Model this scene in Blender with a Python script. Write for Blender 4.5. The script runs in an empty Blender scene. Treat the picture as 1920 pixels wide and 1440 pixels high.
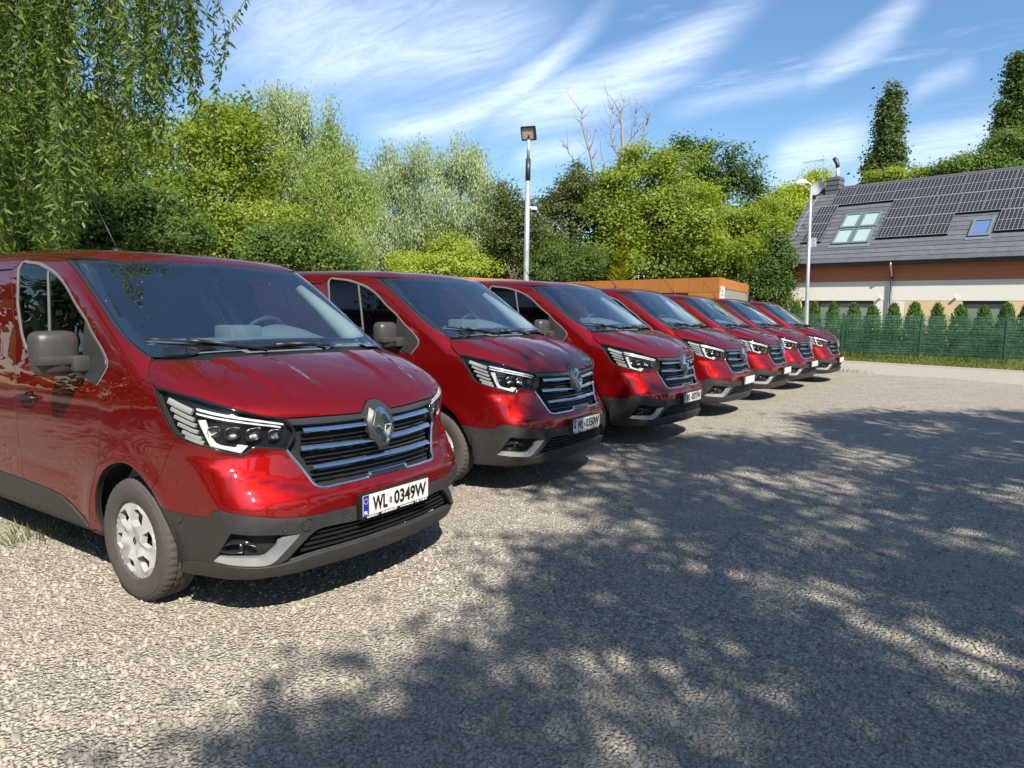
import bpy, bmesh, math, random
import numpy as np
from mathutils import Vector, Matrix
from mathutils.geometry import delaunay_2d_cdt
R = math.radians
random.seed(4); rng = np.random.default_rng(11)
SC = bpy.context.scene; COL = SC.collection

# ------------------------------------------------------------ camera, sky, sun, exposure
CAM = np.array([2.7279, -2.7848, 1.5932]); FPX = 1296.67
_y, _t, _r = 2.1604040, -0.1061241, 0.0162714
FW = np.array([math.cos(_t)*math.cos(_y), math.cos(_t)*math.sin(_y), math.sin(_t)])
_rt = np.array([math.sin(_y), -math.cos(_y), 0]); _up = np.cross(_rt, FW)
RT = math.cos(_r)*_rt + math.sin(_r)*_up; UP = -math.sin(_r)*_rt + math.cos(_r)*_up
cd = bpy.data.cameras.new('camera'); cam = bpy.data.objects.new('camera', cd); COL.objects.link(cam)
cam.matrix_world = Matrix(((RT[0], UP[0], -FW[0], CAM[0]), (RT[1], UP[1], -FW[1], CAM[1]), (RT[2], UP[2], -FW[2], CAM[2]), (0, 0, 0, 1)))
cd.sensor_width = 36; cd.lens = 36*FPX/1920; cd.clip_end = 2000; cd.clip_start = .05
SC.camera = cam
SUN = Vector((.82, -.64, 1.0)).normalized()
sl = bpy.data.lights.new('sun', 'SUN'); sl.energy = 4.6; sl.angle = R(.53); sl.color = (1, .93, .82)
so = bpy.data.objects.new('sun', sl); COL.objects.link(so); so.rotation_euler = SUN.to_track_quat('Z', 'Y').to_euler(); so.location = (20, -14, 30)
SC.view_settings.view_transform = 'Standard'; SC.view_settings.look = 'None'; SC.view_settings.gamma = 1
SC.view_settings.exposure = 0.90; SC.view_settings.use_curve_mapping = False
SC.cycles.max_bounces = 8; SC.cycles.transparent_max_bounces = 16; SC.cycles.caustics_reflective = False; SC.cycles.caustics_refractive = False
SC.cycles.sample_clamp_indirect = 6
SKY_STRENGTH = .090

class NT:
    """small node-tree helper"""
    def __init__(s, tree): s.t = tree; s.n = tree.nodes; s.l = tree.links
    def node(s, typ, **k):
        n = s.n.new(typ)
        for a, b in k.items(): setattr(n, a, b)
        return n
    def set(s, n, i, v):
        if hasattr(v, 'is_output') : s.l.new(v, n.inputs[i])
        else: n.inputs[i].default_value = v
    def math(s, op, a, b=0., c=None, clamp=False):
        n = s.node('ShaderNodeMath', operation=op); n.use_clamp = clamp
        s.set(n, 0, a); s.set(n, 1, b)
        if c is not None: s.set(n, 2, c)
        return n.outputs[0]
    def mix(s, f, a, b):
        n = s.node('ShaderNodeMix', data_type='RGBA'); s.set(n, 0, f); s.set(n, 6, a); s.set(n, 7, b); return n.outputs[2]
    def ramp(s, f, st, interp='LINEAR'):
        n = s.node('ShaderNodeValToRGB'); s.set(n, 0, f); n.color_ramp.interpolation = interp; e = n.color_ramp.elements
        while len(e) > 1: e.remove(e[0])
        e[0].position, e[0].color = st[0][0], (*st[0][1], 1)
        for p, c in st[1:]:
            q = e.new(p); q.color = (*c, 1)
        return n.outputs[0]
    def noise(s, vec, scale, detail=4, rough=.55, dist=0):
        n = s.node('ShaderNodeTexNoise'); s.set(n, 'Scale', scale); s.set(n, 'Detail', detail); s.set(n, 'Roughness', rough); s.set(n, 'Distortion', dist)
        if vec is not None: s.l.new(vec, n.inputs['Vector'])
        return n.outputs[0]
    def mapr(s, v, a, b, c=0., d=1., smooth=True):
        n = s.node('ShaderNodeMapRange'); n.interpolation_type = 'SMOOTHSTEP' if smooth else 'LINEAR'
        for i, x in enumerate((v, a, b, c, d)): s.set(n, i, x)
        return n.outputs[0]

world = bpy.data.worlds.new('World'); SC.world = world; world.use_nodes = True
def build_world():
    T = NT(world.node_tree); T.n.clear()
    sky = T.node('ShaderNodeTexSky', sky_type='NISHITA'); sky.sun_disc = False
    sky.sun_elevation = math.asin(SUN.z); sky.sun_rotation = math.atan2(SUN.x, SUN.y)
    sky.altitude = 100; sky.air_density = 1.0; sky.dust_density = .5; sky.ozone_density = 1.6
    tc = T.node('ShaderNodeTexCoord'); sep = T.node('ShaderNodeSeparateXYZ'); T.l.new(tc.outputs['Generated'], sep.inputs[0])
    x, y, z = sep.outputs
    # direction turned into azimuth measured from the row's direction and elevation, both in degrees
    az = T.math('MULTIPLY', T.math('ARCTAN2', y, x), 57.2958); el = T.math('MULTIPLY', T.math('ARCSINE', z), 57.2958)
    # high thin cloud: the sky plane, stretched along the wind
    zz = T.math('MAXIMUM', T.math('ADD', z, .12), .05)
    u, v = T.math('DIVIDE', x, zz), T.math('DIVIDE', y, zz)
    cb = T.node('ShaderNodeCombineXYZ'); T.l.new(u, cb.inputs[0]); T.l.new(v, cb.inputs[1])
    mp = T.node('ShaderNodeMapping'); mp.inputs['Rotation'].default_value = (0, 0, R(-62)); mp.inputs['Scale'].default_value = (.55, 1.9, 1); T.l.new(cb.outputs[0], mp.inputs[0])
    n1 = T.noise(mp.outputs[0], 1.3, 8, .62, .6); n2 = T.noise(mp.outputs[0], 7.5, 10, .74, 1.2)
    tex = T.math('ADD', T.math('MULTIPLY', n1, .65), T.math('MULTIPLY', n2, .35))
    veil = T.math('MULTIPLY', T.mapr(tex, .52, .78), .42)
    tot = veil
    # distinct cirrus streaks: (az0, el0) -> (az1, el1), sag, half width, strength
    for (a0, e0, a1, e1, sag, wd, st) in STREAKS:
        t = T.math('DIVIDE', T.math('SUBTRACT', az, a0), a1-a0)
        line = T.math('ADD', T.math('MULTIPLY', t, e1-e0), T.math('ADD', T.math('MULTIPLY', T.math('MULTIPLY', t, T.math('SUBTRACT', 1, t)), sag*4), e0))
        wob = T.math('MULTIPLY', T.math('SUBTRACT', n1, .5), wd*2.2)
        dd = T.math('DIVIDE', T.math('ABSOLUTE', T.math('ADD', T.math('SUBTRACT', el, line), wob)), wd)
        m = T.math('MULTIPLY', T.mapr(dd, 1.45, .0), T.math('MULTIPLY', T.mapr(t, -.12, .25), T.mapr(t, 1.12, .72)))
        m = T.math('MULTIPLY', m, T.math('MULTIPLY', T.mapr(n2, .2, .72, .45, 1.0), st))
        tot = T.math('MAXIMUM', tot, m)
    tot = T.math('MINIMUM', T.math('ADD', T.math('MULTIPLY', tot, .88), .03), .9)
    hsv = T.node('ShaderNodeHueSaturation'); hsv.inputs['Saturation'].default_value = 1.24; hsv.inputs['Value'].default_value = 1.0
    T.l.new(sky.outputs[0], hsv.inputs['Color'])
    col = T.mix(tot, hsv.outputs[0], (9.0, 9.6, 10.8, 1))
    bg = T.node('ShaderNodeBackground'); T.l.new(col, bg.inputs[0]); bg.inputs[1].default_value = SKY_STRENGTH
    out = T.node('ShaderNodeOutputWorld'); T.l.new(bg.outputs[0], out.inputs[0])
def azel(u, v):
    d = FW+((u-960)/FPX)*RT-((v-720)/FPX)*UP; d = d/np.linalg.norm(d); return math.degrees(math.atan2(d[1], d[0])), math.degrees(math.asin(d[2]))
STREAKS = [(*azel(690, 235), *azel(1130, 20), -2.6, 1.5, .62), (*azel(880, 210), *azel(1420, 0), -1.6, 2.0, .62), (*azel(400, 60), *azel(1050, 40), -.6, 4.6, .5), (*azel(430, 120), *azel(760, 60), .5, 3.4, .36), (*azel(1495, 155), *azel(1740, -10), -.5, 1.3, .42),
           (*azel(1440, 320), *azel(1640, 262), .4, 1.8, .5), (*azel(1700, 185), *azel(1830, 130), .3, .9, .24), (*azel(960, 300), *azel(1120, 275), .3, 1.2, .4), (*azel(1600, 330), *azel(1930, 240), .2, 1.8, .45), (*azel(1250, 210), *azel(1560, 140), .2, 1.0, .25)]
build_world()

def px_ray(u, v): return FW + ((u-960)/FPX)*RT - ((v-720)/FPX)*UP
FWH = FW[:2]/np.hypot(*FW[:2]); RTH = np.array([FWH[1], -FWH[0]])
def at(u, v, dep):
    """the point at that depth along the sight line"""
    r = px_ray(u, v); return CAM + r*dep/(r[:2] @ FWH)
def ground_z(y):
    return np.interp(y, [-4, 0, 2.83, 5.32, 8.08, 10.85, 13.3, 15.7, 20], [0, 0, .0275, .046, .042, .012, .002, -.018, -.02])

# ------------------------------------------------------------ object helpers
def link(o, parent=None):
    COL.objects.link(o)
    if parent is not None: o.parent = parent
    return o
def tag(o, label=None, cat=None, group=None, kind=None):
    for k, v in (('label', label), ('category', cat), ('group', group), ('kind', kind)):
        if v: o[k] = v
    return o
def empty(name, loc=(0, 0, 0), rz=0., label=None, cat=None, group=None):
    o = bpy.data.objects.new(name, None); o.location = loc; o.rotation_euler = (0, 0, rz); o.empty_display_size = .2
    link(o); return tag(o, label, cat, group)
def mesh_obj(name, V, Fc, mat, parent=None, smooth=False, normals=None, mats=None, midx=None):
    me = bpy.data.meshes.new(name)
    if isinstance(Fc, np.ndarray):
        k = Fc.shape[1]; me.vertices.add(len(V)); me.vertices.foreach_set('co', np.asarray(V, np.float32).ravel())
        me.loops.add(Fc.size); me.loops.foreach_set('vertex_index', Fc.astype(np.int32).ravel())
        me.polygons.add(len(Fc)); me.polygons.foreach_set('loop_start', np.arange(0, Fc.size, k, dtype=np.int32))
        me.update(calc_edges=True)
    else:
        me.from_pydata([tuple(map(float, p)) for p in V], [], Fc); me.update()
    for m in (mats or [mat]): me.materials.append(m)
    if midx is not None: me.polygons.foreach_set('material_index', np.asarray(midx, np.int32))
    if smooth: me.polygons.foreach_set('use_smooth', np.ones(len(me.polygons), bool))
    if normals is not None: me.normals_split_custom_set_from_vertices([tuple(map(float, n)) for n in normals])
    return link(bpy.data.objects.new(name, me), parent)
class MB:
    """collects boxes, tubes and prisms for ONE mesh"""
    def __init__(s): s.V = []; s.F = []
    def add(s, V, Fc):
        b = len(s.V); s.V += [tuple(map(float, p)) for p in V]; s.F += [[b+i for i in f] for f in Fc]; return s
    def box(s, lo, hi, M=None, bev=0.):
        x0, y0, z0 = lo; x1, y1, z1 = hi
        if bev > 0:
            bm = bmesh.new(); bmesh.ops.create_cube(bm, size=1)
            for v in bm.verts: v.co = Vector(((x0+x1)/2+v.co.x*(x1-x0), (y0+y1)/2+v.co.y*(y1-y0), (z0+z1)/2+v.co.z*(z1-z0)))
            bmesh.ops.bevel(bm, geom=bm.edges[:], offset=bev, segments=2, affect='EDGES', profile=.6)
            bm.verts.index_update(); V = [v.co.copy() for v in bm.verts]; Fc = [[v.index for v in f.verts] for f in bm.faces]; bm.free()
        else:
            V = [Vector(c) for c in ((x0,y0,z0),(x1,y0,z0),(x1,y1,z0),(x0,y1,z0),(x0,y0,z1),(x1,y0,z1),(x1,y1,z1),(x0,y1,z1))]
            Fc = [(0,3,2,1),(4,5,6,7),(0,1,5,4),(1,2,6,5),(2,3,7,6),(3,0,4,7)]
        if M is not None: V = [M @ Vector(v) for v in V]
        return s.add(V, Fc)
    def tube(s, path, rad, n=8, cap=True):
        P = np.asarray(path, float); m = len(P)
        if np.isscalar(rad): rad = [rad]*m
        V = []; a = None
        for i in range(m):
            t = P[min(i+1, m-1)]-P[max(i-1, 0)]; t = t/(np.linalg.norm(t)+1e-9)
            if a is None:
                a = np.cross(t, [0, 0, 1.]); 
                if np.linalg.norm(a) < .1: a = np.cross(t, [1., 0, 0])
            else: a = a-t*(a@t)
            a = a/(np.linalg.norm(a)+1e-9); b = np.cross(t, a)
            for k in range(n):
                q = 2*math.pi*k/n; V.append(P[i]+rad[i]*(math.cos(q)*a+math.sin(q)*b))
        Fc = [(i*n+k, i*n+(k+1) % n, (i+1)*n+(k+1) % n, (i+1)*n+k) for i in range(m-1) for k in range(n)]
        if cap: Fc += [tuple(range(n))[::-1], tuple((m-1)*n+k for k in range(n))]
        return s.add(V, Fc)
    def lathe(s, prof, n=32, axis='y', c=(0, 0, 0), close=False):
        """prof: (radius, position along axis)"""
        V = []
        for r, h in prof:
            for k in range(n):
                q = 2*math.pi*k/n; a, b = r*math.cos(q), r*math.sin(q)
                V.append((c[0]+a, c[1]+h, c[2]+b) if axis == 'y' else ((c[0]+a, c[1]+b, c[2]+h) if axis == 'z' else (c[0]+h, c[1]+a, c[2]+b)))
        m = len(prof); Fc = [(i*n+k, i*n+(k+1) % n, (i+1)*n+(k+1) % n, (i+1)*n+k) for i in range(m-1) for k in range(n)]
        return s.add(V, Fc)
    def build(s, name, mat, parent=None, smooth=False, angle=None):
        o = mesh_obj(name, s.V, s.F, mat, parent, smooth or angle is not None)
        bm = bmesh.new(); bm.from_mesh(o.data); bmesh.ops.recalc_face_normals(bm, faces=bm.faces); bm.to_mesh(o.data); bm.free()
        if angle is not None: o.data.set_sharp_from_angle(angle=R(angle))
        return o
def copy_tree(o, parent=None):
    c = o.copy(); link(c, parent)
    for ch in list(o.children): copy_tree(ch, c)
    return c

# ------------------------------------------------------------ materials
def mat(name, col, rough=.5, metal=0., coat=0., spec=.5, noise=None, bump=None, coat_rough=.03):
    m = bpy.data.materials.new(name); m.use_nodes = True; T = NT(m.node_tree); b = T.n['Principled BSDF']
    b.inputs['Base Color'].default_value = (*col, 1); b.inputs['Roughness'].default_value = rough; b.inputs['Metallic'].default_value = metal
    b.inputs['Coat Weight'].default_value = coat; b.inputs['Coat Roughness'].default_value = coat_rough; b.inputs['Specular IOR Level'].default_value = spec
    if noise or bump:
        tc = T.node('ShaderNodeTexCoord').outputs['Object']
        if noise:
            sc, amt = noise; n = T.noise(tc, sc, 5, .6)
            T.l.new(T.mix(n, (*[c*(1-amt) for c in col], 1), (*[min(1, c*(1+amt)) for c in col], 1)), b.inputs['Base Color'])
            T.l.new(T.mapr(n, .3, .7, max(0, rough-.08), min(1, rough+.08)), b.inputs['Roughness'])
        if bump:
            bn = T.node('ShaderNodeBump'); bn.inputs['Strength'].default_value = bump[1]; bn.inputs['Distance'].default_value = .01
            T.l.new(T.noise(tc, bump[0], 4), bn.inputs['Height']); T.l.new(bn.outputs[0], b.inputs['Normal'])
    return m
def paint_mat():
    m = bpy.data.materials.new('red_metallic_paint'); m.use_nodes = True; T = NT(m.node_tree); b = T.n['Principled BSDF']
    tc = T.node('ShaderNodeTexCoord').outputs['Object']
    geo = T.node('ShaderNodeLayerWeight'); geo.inputs[0].default_value = .35
    base = T.mix(geo.outputs['Facing'], (.27, .0030, .0036, 1), (.090, .0009, .0014, 1))
    fl = T.node('ShaderNodeTexVoronoi'); T.set(fl, 'Scale', 900.); T.l.new(tc, fl.inputs['Vector'])
    base = T.mix(T.math('MULTIPLY', fl.outputs['Distance'], .25), base, (.30, .015, .015, 1))
    # road dust settling low on the sides
    sep = T.node('ShaderNodeSeparateXYZ'); T.l.new(tc, sep.inputs[0])
    dn = T.noise(tc, 3.2, 6, .65); low = T.math('MULTIPLY', T.mapr(sep.outputs[2], .95, .3), T.mapr(dn, .35, .8, .0, .03))
    sp = T.noise(tc, 60, 3, .6); low = T.math('ADD', low, T.mapr(sp, .68, .8, 0, .03))
    base = T.mix(low, base, (.30, .25, .20, 1))
    T.l.new(base, b.inputs['Base Color']); b.inputs['Metallic'].default_value = .65; b.inputs['Roughness'].default_value = .42; b.inputs['Specular IOR Level'].default_value = .1; b.inputs['Specular Tint'].default_value = (.25, .008, .01, 1)
    b.inputs['Coat Weight'].default_value = 1; T.l.new(T.mapr(low, 0, .12, .0, .05), b.inputs['Coat Roughness']); b.inputs['Coat IOR'].default_value = 1.58
    bn = T.node('ShaderNodeBump'); bn.inputs['Strength'].default_value = .003; bn.inputs['Distance'].default_value = .02
    T.l.new(T.noise(tc, 9, 2), bn.inputs['Height']); T.l.new(bn.outputs[0], b.inputs['Coat Normal'])
    return m
def glass_mat(name, tint, refl=1.0, ior=1.5, rough=.0, dirt=0.):
    m = bpy.data.materials.new(name); m.use_nodes = True; T = NT(m.node_tree); T.n.clear()
    tr = T.node('ShaderNodeBsdfTransparent'); tr.inputs[0].default_value = (*tint, 1)
    gl = T.node('ShaderNodeBsdfGlossy'); gl.inputs['Roughness'].default_value = rough; gl.inputs[0].default_value = (refl, refl, refl, 1)
    f0 = ((ior-1)/(ior+1))**2; lw = T.node('ShaderNodeLayerWeight'); lw.inputs[0].default_value = .5   # alike from either face
    fr = T.math('ADD', T.math('MULTIPLY', T.math('POWER', lw.outputs['Facing'], 5.), 1-f0), f0)
    mx = T.node('ShaderNodeMixShader'); T.l.new(fr, mx.inputs[0]); T.l.new(tr.outputs[0], mx.inputs[1]); T.l.new(gl.outputs[0], mx.inputs[2])
    last = mx
    if dirt:
        tc = T.node('ShaderNodeTexCoord').outputs['Object']; df = T.node('ShaderNodeBsdfDiffuse'); df.inputs[0].default_value = (.5, .5, .48, 1)
        d = T.math('ADD', T.math('MULTIPLY', T.mapr(T.noise(tc, 2.5, 6, .7), .35, .8), dirt), T.mapr(T.noise(tc, 38, 2, .5), .73, .78, 0, .22))
        m2 = T.node('ShaderNodeMixShader'); T.l.new(d, m2.inputs[0]); T.l.new(mx.outputs[0], m2.inputs[1]); T.l.new(df.outputs[0], m2.inputs[2]); last = m2
    o = T.node('ShaderNodeOutputMaterial'); T.l.new(last.outputs[0], o.inputs[0]); return m
M = {}
M['paint'] = paint_mat()
M['plastic'] = mat('grey_bumper_plastic', (.029, .0275, .026), .55, noise=(14, .25), bump=(400, .25))
M['mirror_plastic'] = mat('grey_mirror_plastic', (.050, .048, .046), .42, noise=(20, .12), bump=(500, .12))
M['sail'] = mat('dark_mirror_base', (.030, .030, .030), .42, bump=(500, .12))
M['black'] = mat('black_plastic', (.012, .012, .013), .45)
M['gloss_black'] = mat('gloss_black_trim', (.01, .011, .013), .08, coat=.5)
M['seal'] = mat('window_seal', (.13, .13, .125), .4)
M['wseal'] = mat('black_windscreen_rubber', (.022, .022, .022), .4)
M['dark'] = mat('dark_recess', (.006, .006, .006), .8)
M['chrome'] = mat('chrome', (.82, .84, .86), .06, 1.)
M['satin'] = mat('satin_silver', (.84, .85, .87), .22, .85)
M['rim'] = mat('silver_hubcap', (.50, .50, .49), .42, .35)
M['tyre'] = mat('tyre_rubber', (.062, .055, .048), .85, noise=(25, .3), bump=(160, .3))
M['glass'] = glass_mat('windscreen_glass', (.66, .76, .78), .97, 3.3, dirt=.003)
M['sideglass'] = glass_mat('tinted_side_glass', (.20, .23, .22), .9, 1.55, dirt=.004)
M['lens'] = glass_mat('headlight_lens', (.95, .96, .97), 1., 1.5)
M['grilleband'] = mat('dark_grille_band', (.030, .032, .036), .35, coat=.3)
M['lampwhite'] = mat('white_light_guide', (.60, .61, .60), .2, coat=.6)
M['lampdark'] = mat('headlight_housing', (.015, .016, .018), .2, .2)
M['lampclear'] = mat('ribbed_reflector', (.60, .62, .62), .14, .9, bump=(60, .6))
M['lampslat'] = mat('pale_lamp_slat', (.42, .43, .41), .22, .3, coat=.6)
M['lampcup'] = mat('dark_chrome_reflector', (.17, .175, .19), .16, 1., bump=(70, .9))
M['interior'] = mat('cabin_plastic', (.075, .08, .085), .6, noise=(12, .15))
M['dash'] = mat('dashboard_plastic', (.26, .30, .31), .6, noise=(40, .1))
M['seat'] = mat('dark_seat_fabric', (.03, .032, .036), .9)
M['trim'] = mat('pale_pillar_trim', (.55, .57, .52), .6)
M['plate'] = mat('white_number_plate', (.62, .605, .58), .35)
M['plateblue'] = mat('plate_blue', (.01, .03, .30), .35)
M['plateink'] = mat('plate_black_ink', (.012, .012, .012), .4)
M['platewhite'] = mat('plate_frame_print', (.75, .75, .75), .4)
M['yellow'] = mat('plate_yellow_stars', (.8, .6, .05), .4)
M['redlamp'] = mat('red_tail_lamp', (.35, .01, .01), .1, coat=1.)
# ------------------------------------------------------------ the van: one master surface, panels cut from it
def chaikin(P, n=2):
    P = np.array(P, float)
    for _ in range(n):
        Q = [P[0]]
        for a, b in zip(P[:-1], P[1:]): Q += [.75*a+.25*b, .25*a+.75*b]
        Q.append(P[-1]); P = np.array(Q)
    return P
NOSE = chaikin([(-.3,.16),(-.059,.19),(.038,.27),(.067,.36),(.074,.46),(.07,.56),(.066,.635),(.033,.675),(.007,.74),(-.015,.85),(-.037,.96),(-.049,1.035),(-.115,1.107),(-.25,1.186),(-.45,1.263),(-.7,1.328),(-1.2,1.425),(-1.6,1.44),(-6,1.44)])
CAB = chaikin([(-.56,-1),(-.56,1.17),(-.57,1.185),(-.7,1.275),(-1.2,1.628),(-1.53,1.866),(-1.66,1.924),(-1.85,1.941),(-2.3,1.956),(-3.2,1.96),(-4.6,1.945),(-6,1.922)])
WZ = chaikin([(.1,.884),(.3,.922),(.5,.95),(.8,.968),(1.,.97),(1.15,.951),(1.3,.92),(1.5,.89),(1.8,.848),(2.,.812)], 2)
TX = chaikin([(-5.2,.05),(-4.6,.01),(-4,0),(-1.2,0),(-.8,.018),(-.5,.038),(0,.128),(.2,.176)], 2)
KK = [.207,.24,.33,.197,.073,.355,.076,.001,.029,.118,.139,.176,.109,.159,.219]
def seg_sd(P, x, z):
    best = np.full(x.shape, 1e9); sg = np.zeros(x.shape); n = len(P)-1
    for i in range(n):
        a = P[i]; d = P[i+1]-a; t = ((x-a[0])*d[0]+(z-a[1])*d[1])/(d@d)
        t = np.clip(t, -50 if i == 0 else 0, 50 if i == n-1 else 1)
        ex = x-a[0]-t*d[0]; ez = z-a[1]-t*d[1]; dd = ex*ex+ez*ez; m = dd < best-1e-12
        best = np.where(m, dd, best); sg = np.where(m, d[1]*(x-a[0])-d[0]*(z-a[1]), sg)
    return np.sqrt(best)*np.where(sg >= 0, 1, -1)
def smax(a, b, k):
    h = np.maximum(k-np.abs(a-b), 0)/k; return np.maximum(a, b)+h*h*k*.25
def sstep(a, b, x):
    t = np.clip((x-a)/(b-a), 0, 1); return t*t*(3-2*t)
def F(P):
    x, y, z = P.T; a = np.abs(y)
    xn = x+np.interp(z, [.3,.5,.85,1.1], KK[:4])*a*a+KK[4]*sstep(.55, .95, a)*np.interp(z, [.3,.6], [1, KK[5]])
    k = sstep(-.12, -.42, x)*sstep(-1.0, -.8, x)
    sl = .23*(x+.45)      # the bonnet creases open towards the windscreen
    zn = z-k*(.017*(sstep(.565-sl, .530-sl, a))-.017*sstep(.30-sl*.5, .255-sl*.5, a))
    edge = .665+.15*(np.clip(a-.42, 0, 1)/.45)**1.6
    n = seg_sd(NOSE, xn, zn)-.020*sstep(edge+.035, edge-.02, z)*sstep(.44, .56, z)*sstep(.30, .55, a)*sstep(-.72, -.45, x)
    c = seg_sd(CAB, x+KK[6]*a*a+KK[7]*a**4, z+KK[8]*a*a)
    r1 = np.hypot(x+.938, z-.335); r2 = np.hypot(x+4.036, z-.335)
    fl = .014*(np.exp(-((r1-.43)/.07)**2)+np.exp(-((r2-.43)/.07)**2))*sstep(.95, .6, z)
    s = a-(np.interp(z, WZ[:,0], WZ[:,1])-np.interp(x, TX[:,0], TX[:,1])*np.interp(z, [1.,1.3], [1,.3])+fl)
    # a swage low on the doors
    s = s+.012*np.exp(-((z-.62)/.05)**2)*sstep(-1.3, -1.6, x)*sstep(-3.5, -3.3, x)
    b = np.minimum(smax(n, s, np.interp(z, [.5,.9,1.3], KK[9:12])), smax(c, s, np.interp(z, [1.3,1.7,1.9], KK[12:15])))
    b = smax(b, -4.985+.06*a*a+.03*np.maximum(z-1.1, 0)-x, .12)
    return smax(b, .2-z, .04)
def grad(P, e=2e-3):
    g = np.stack([F(P+np.eye(3)[i]*e)-F(P-np.eye(3)[i]*e) for i in range(3)], -1)
    return g/(np.linalg.norm(g, axis=1, keepdims=True)+1e-12)
def trace(o, d, tmax=6.):
    o = np.asarray(o, float); d = np.asarray(d, float); t = np.zeros(len(o)); act = np.arange(len(o)); f = None
    for _ in range(70):
        f = F(o[act]+t[act, None]*d[act]); t[act] += np.maximum(f, -.05)*.75
        act = act[(np.abs(f) > 2e-5) & (t[act] < tmax)]
        if len(act) == 0: break
    return o+t[:, None]*d
S6, C6 = .6, .8
def to2d(pr, P):
    P = np.asarray(P, float)
    if pr == 'side': return P[:, [0, 2]]
    if pr == 'lat': return np.stack([P[:, 0], S6*P[:, 1]+C6*P[:, 2]], -1)
    if pr == 'top': return P[:, :2].copy()
    if pr == 'obl': return np.stack([P[:, 1], -C6*P[:, 0]+S6*P[:, 2]], -1)
    if pr == 'rear': return P[:, 1:].copy()
    if pr == 'cyl': return np.stack([np.arctan2(P[:, 1], P[:, 0]+1.)*.95, P[:, 2]], -1)
def to3d(pr, q):
    q = np.asarray(q, float); n = len(q); one = np.ones(n)
    if pr == 'side': o = np.stack([q[:, 0], -1.6*one, q[:, 1]], -1); d = np.tile([0, 1., 0], (n, 1))
    elif pr == 'lat':
        d = np.tile([0, C6, -S6], (n, 1)); o = np.stack([q[:, 0], S6*q[:, 1], C6*q[:, 1]], -1)-d*2.4
    elif pr == 'top': o = np.stack([q[:, 0], q[:, 1], 2.6*one], -1); d = np.tile([0, 0, -1.], (n, 1))
    elif pr == 'obl':
        d = np.tile([-S6, 0, -C6], (n, 1)); o = np.stack([-C6*q[:, 1], q[:, 0], S6*q[:, 1]], -1)-d*3.
    elif pr == 'rear': o = np.stack([-6*one, q[:, 0], q[:, 1]], -1); d = np.tile([1., 0, 0], (n, 1))
    elif pr == 'cyl':
        a = q[:, 0]/.95; d = -np.stack([np.cos(a), np.sin(a), 0*a], -1); o = np.stack([-1+0*a, 0*a, q[:, 1]], -1)-d*1.7
    return trace(o, d)
def spline(P, ds=.02, lin=False):
    """Catmull-Rom through the points, resampled; 2 points stay straight"""
    P = np.asarray(P, float)
    if len(P) > 2 and not lin:
        E = np.vstack([2*P[0]-P[1], P, 2*P[-1]-P[-2]]); out = []
        for i in range(1, len(E)-2):
            p0, p1, p2, p3 = E[i-1:i+3]
            for t in np.linspace(0, 1, 9)[:-1]:
                out.append(.5*((2*p1)+(-p0+p2)*t+(2*p0-5*p1+4*p2-p3)*t*t+(-p0+3*p1-3*p2+p3)*t**3))
        P = np.vstack([out, P[-1:]])
    L = np.r_[0, np.cumsum(np.linalg.norm(np.diff(P, axis=0), axis=1))]; n = max(2, int(L[-1]/ds)+1)
    s = np.linspace(0, L[-1], n)
    return np.stack([np.interp(s, L, P[:, i]) for i in range(P.shape[1])], -1)
def inside(poly, q):
    x, y = q.T; r = np.zeros(len(q), bool); a = poly; b = np.roll(poly, -1, 0)
    for (x0, y0), (x1, y1) in zip(a, b):
        if y0 == y1: continue
        m = ((y0 > y) != (y1 > y)) & (x < (x1-x0)*(y-y0)/(y1-y0)+x0); r ^= m
    return r
def area2(p): return .5*np.sum(p[:, 0]*np.roll(p[:, 1], -1)-np.roll(p[:, 0], -1)*p[:, 1])
def clean(poly, eps=1e-3):
    keep = [poly[0]]
    for p in poly[1:]:
        if np.linalg.norm(p-keep[-1]) > eps: keep.append(p)
    if np.linalg.norm(keep[0]-keep[-1]) < eps: keep.pop()
    return np.array(keep)
def inset(poly, g):
    if area2(poly) < 0: poly = poly[::-1]
    a = poly-np.roll(poly, 1, 0); b = np.roll(poly, -1, 0)-poly
    na = np.stack([-a[:, 1], a[:, 0]], -1)/(np.linalg.norm(a, axis=1, keepdims=True)+1e-12)
    nb = np.stack([-b[:, 1], b[:, 0]], -1)/(np.linalg.norm(b, axis=1, keepdims=True)+1e-12)
    m = na+nb; m /= np.maximum(np.linalg.norm(m, axis=1, keepdims=True), .3)
    return poly+m*g
def outline(segs, pr, ds=.022, half=False):
    """segs: lists of 3D points, each a smooth run; half: mirror about the van's centre plane"""
    pts = np.vstack([spline(to2d(pr, s), ds) for s in segs])
    if half:
        k = 1 if pr == 'top' else 0
        pts[:, k] = np.minimum(pts[:, k], 0); mir = pts[::-1].copy(); mir[:, k] *= -1; pts = np.vstack([pts, mir])
    return clean(pts)
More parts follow.
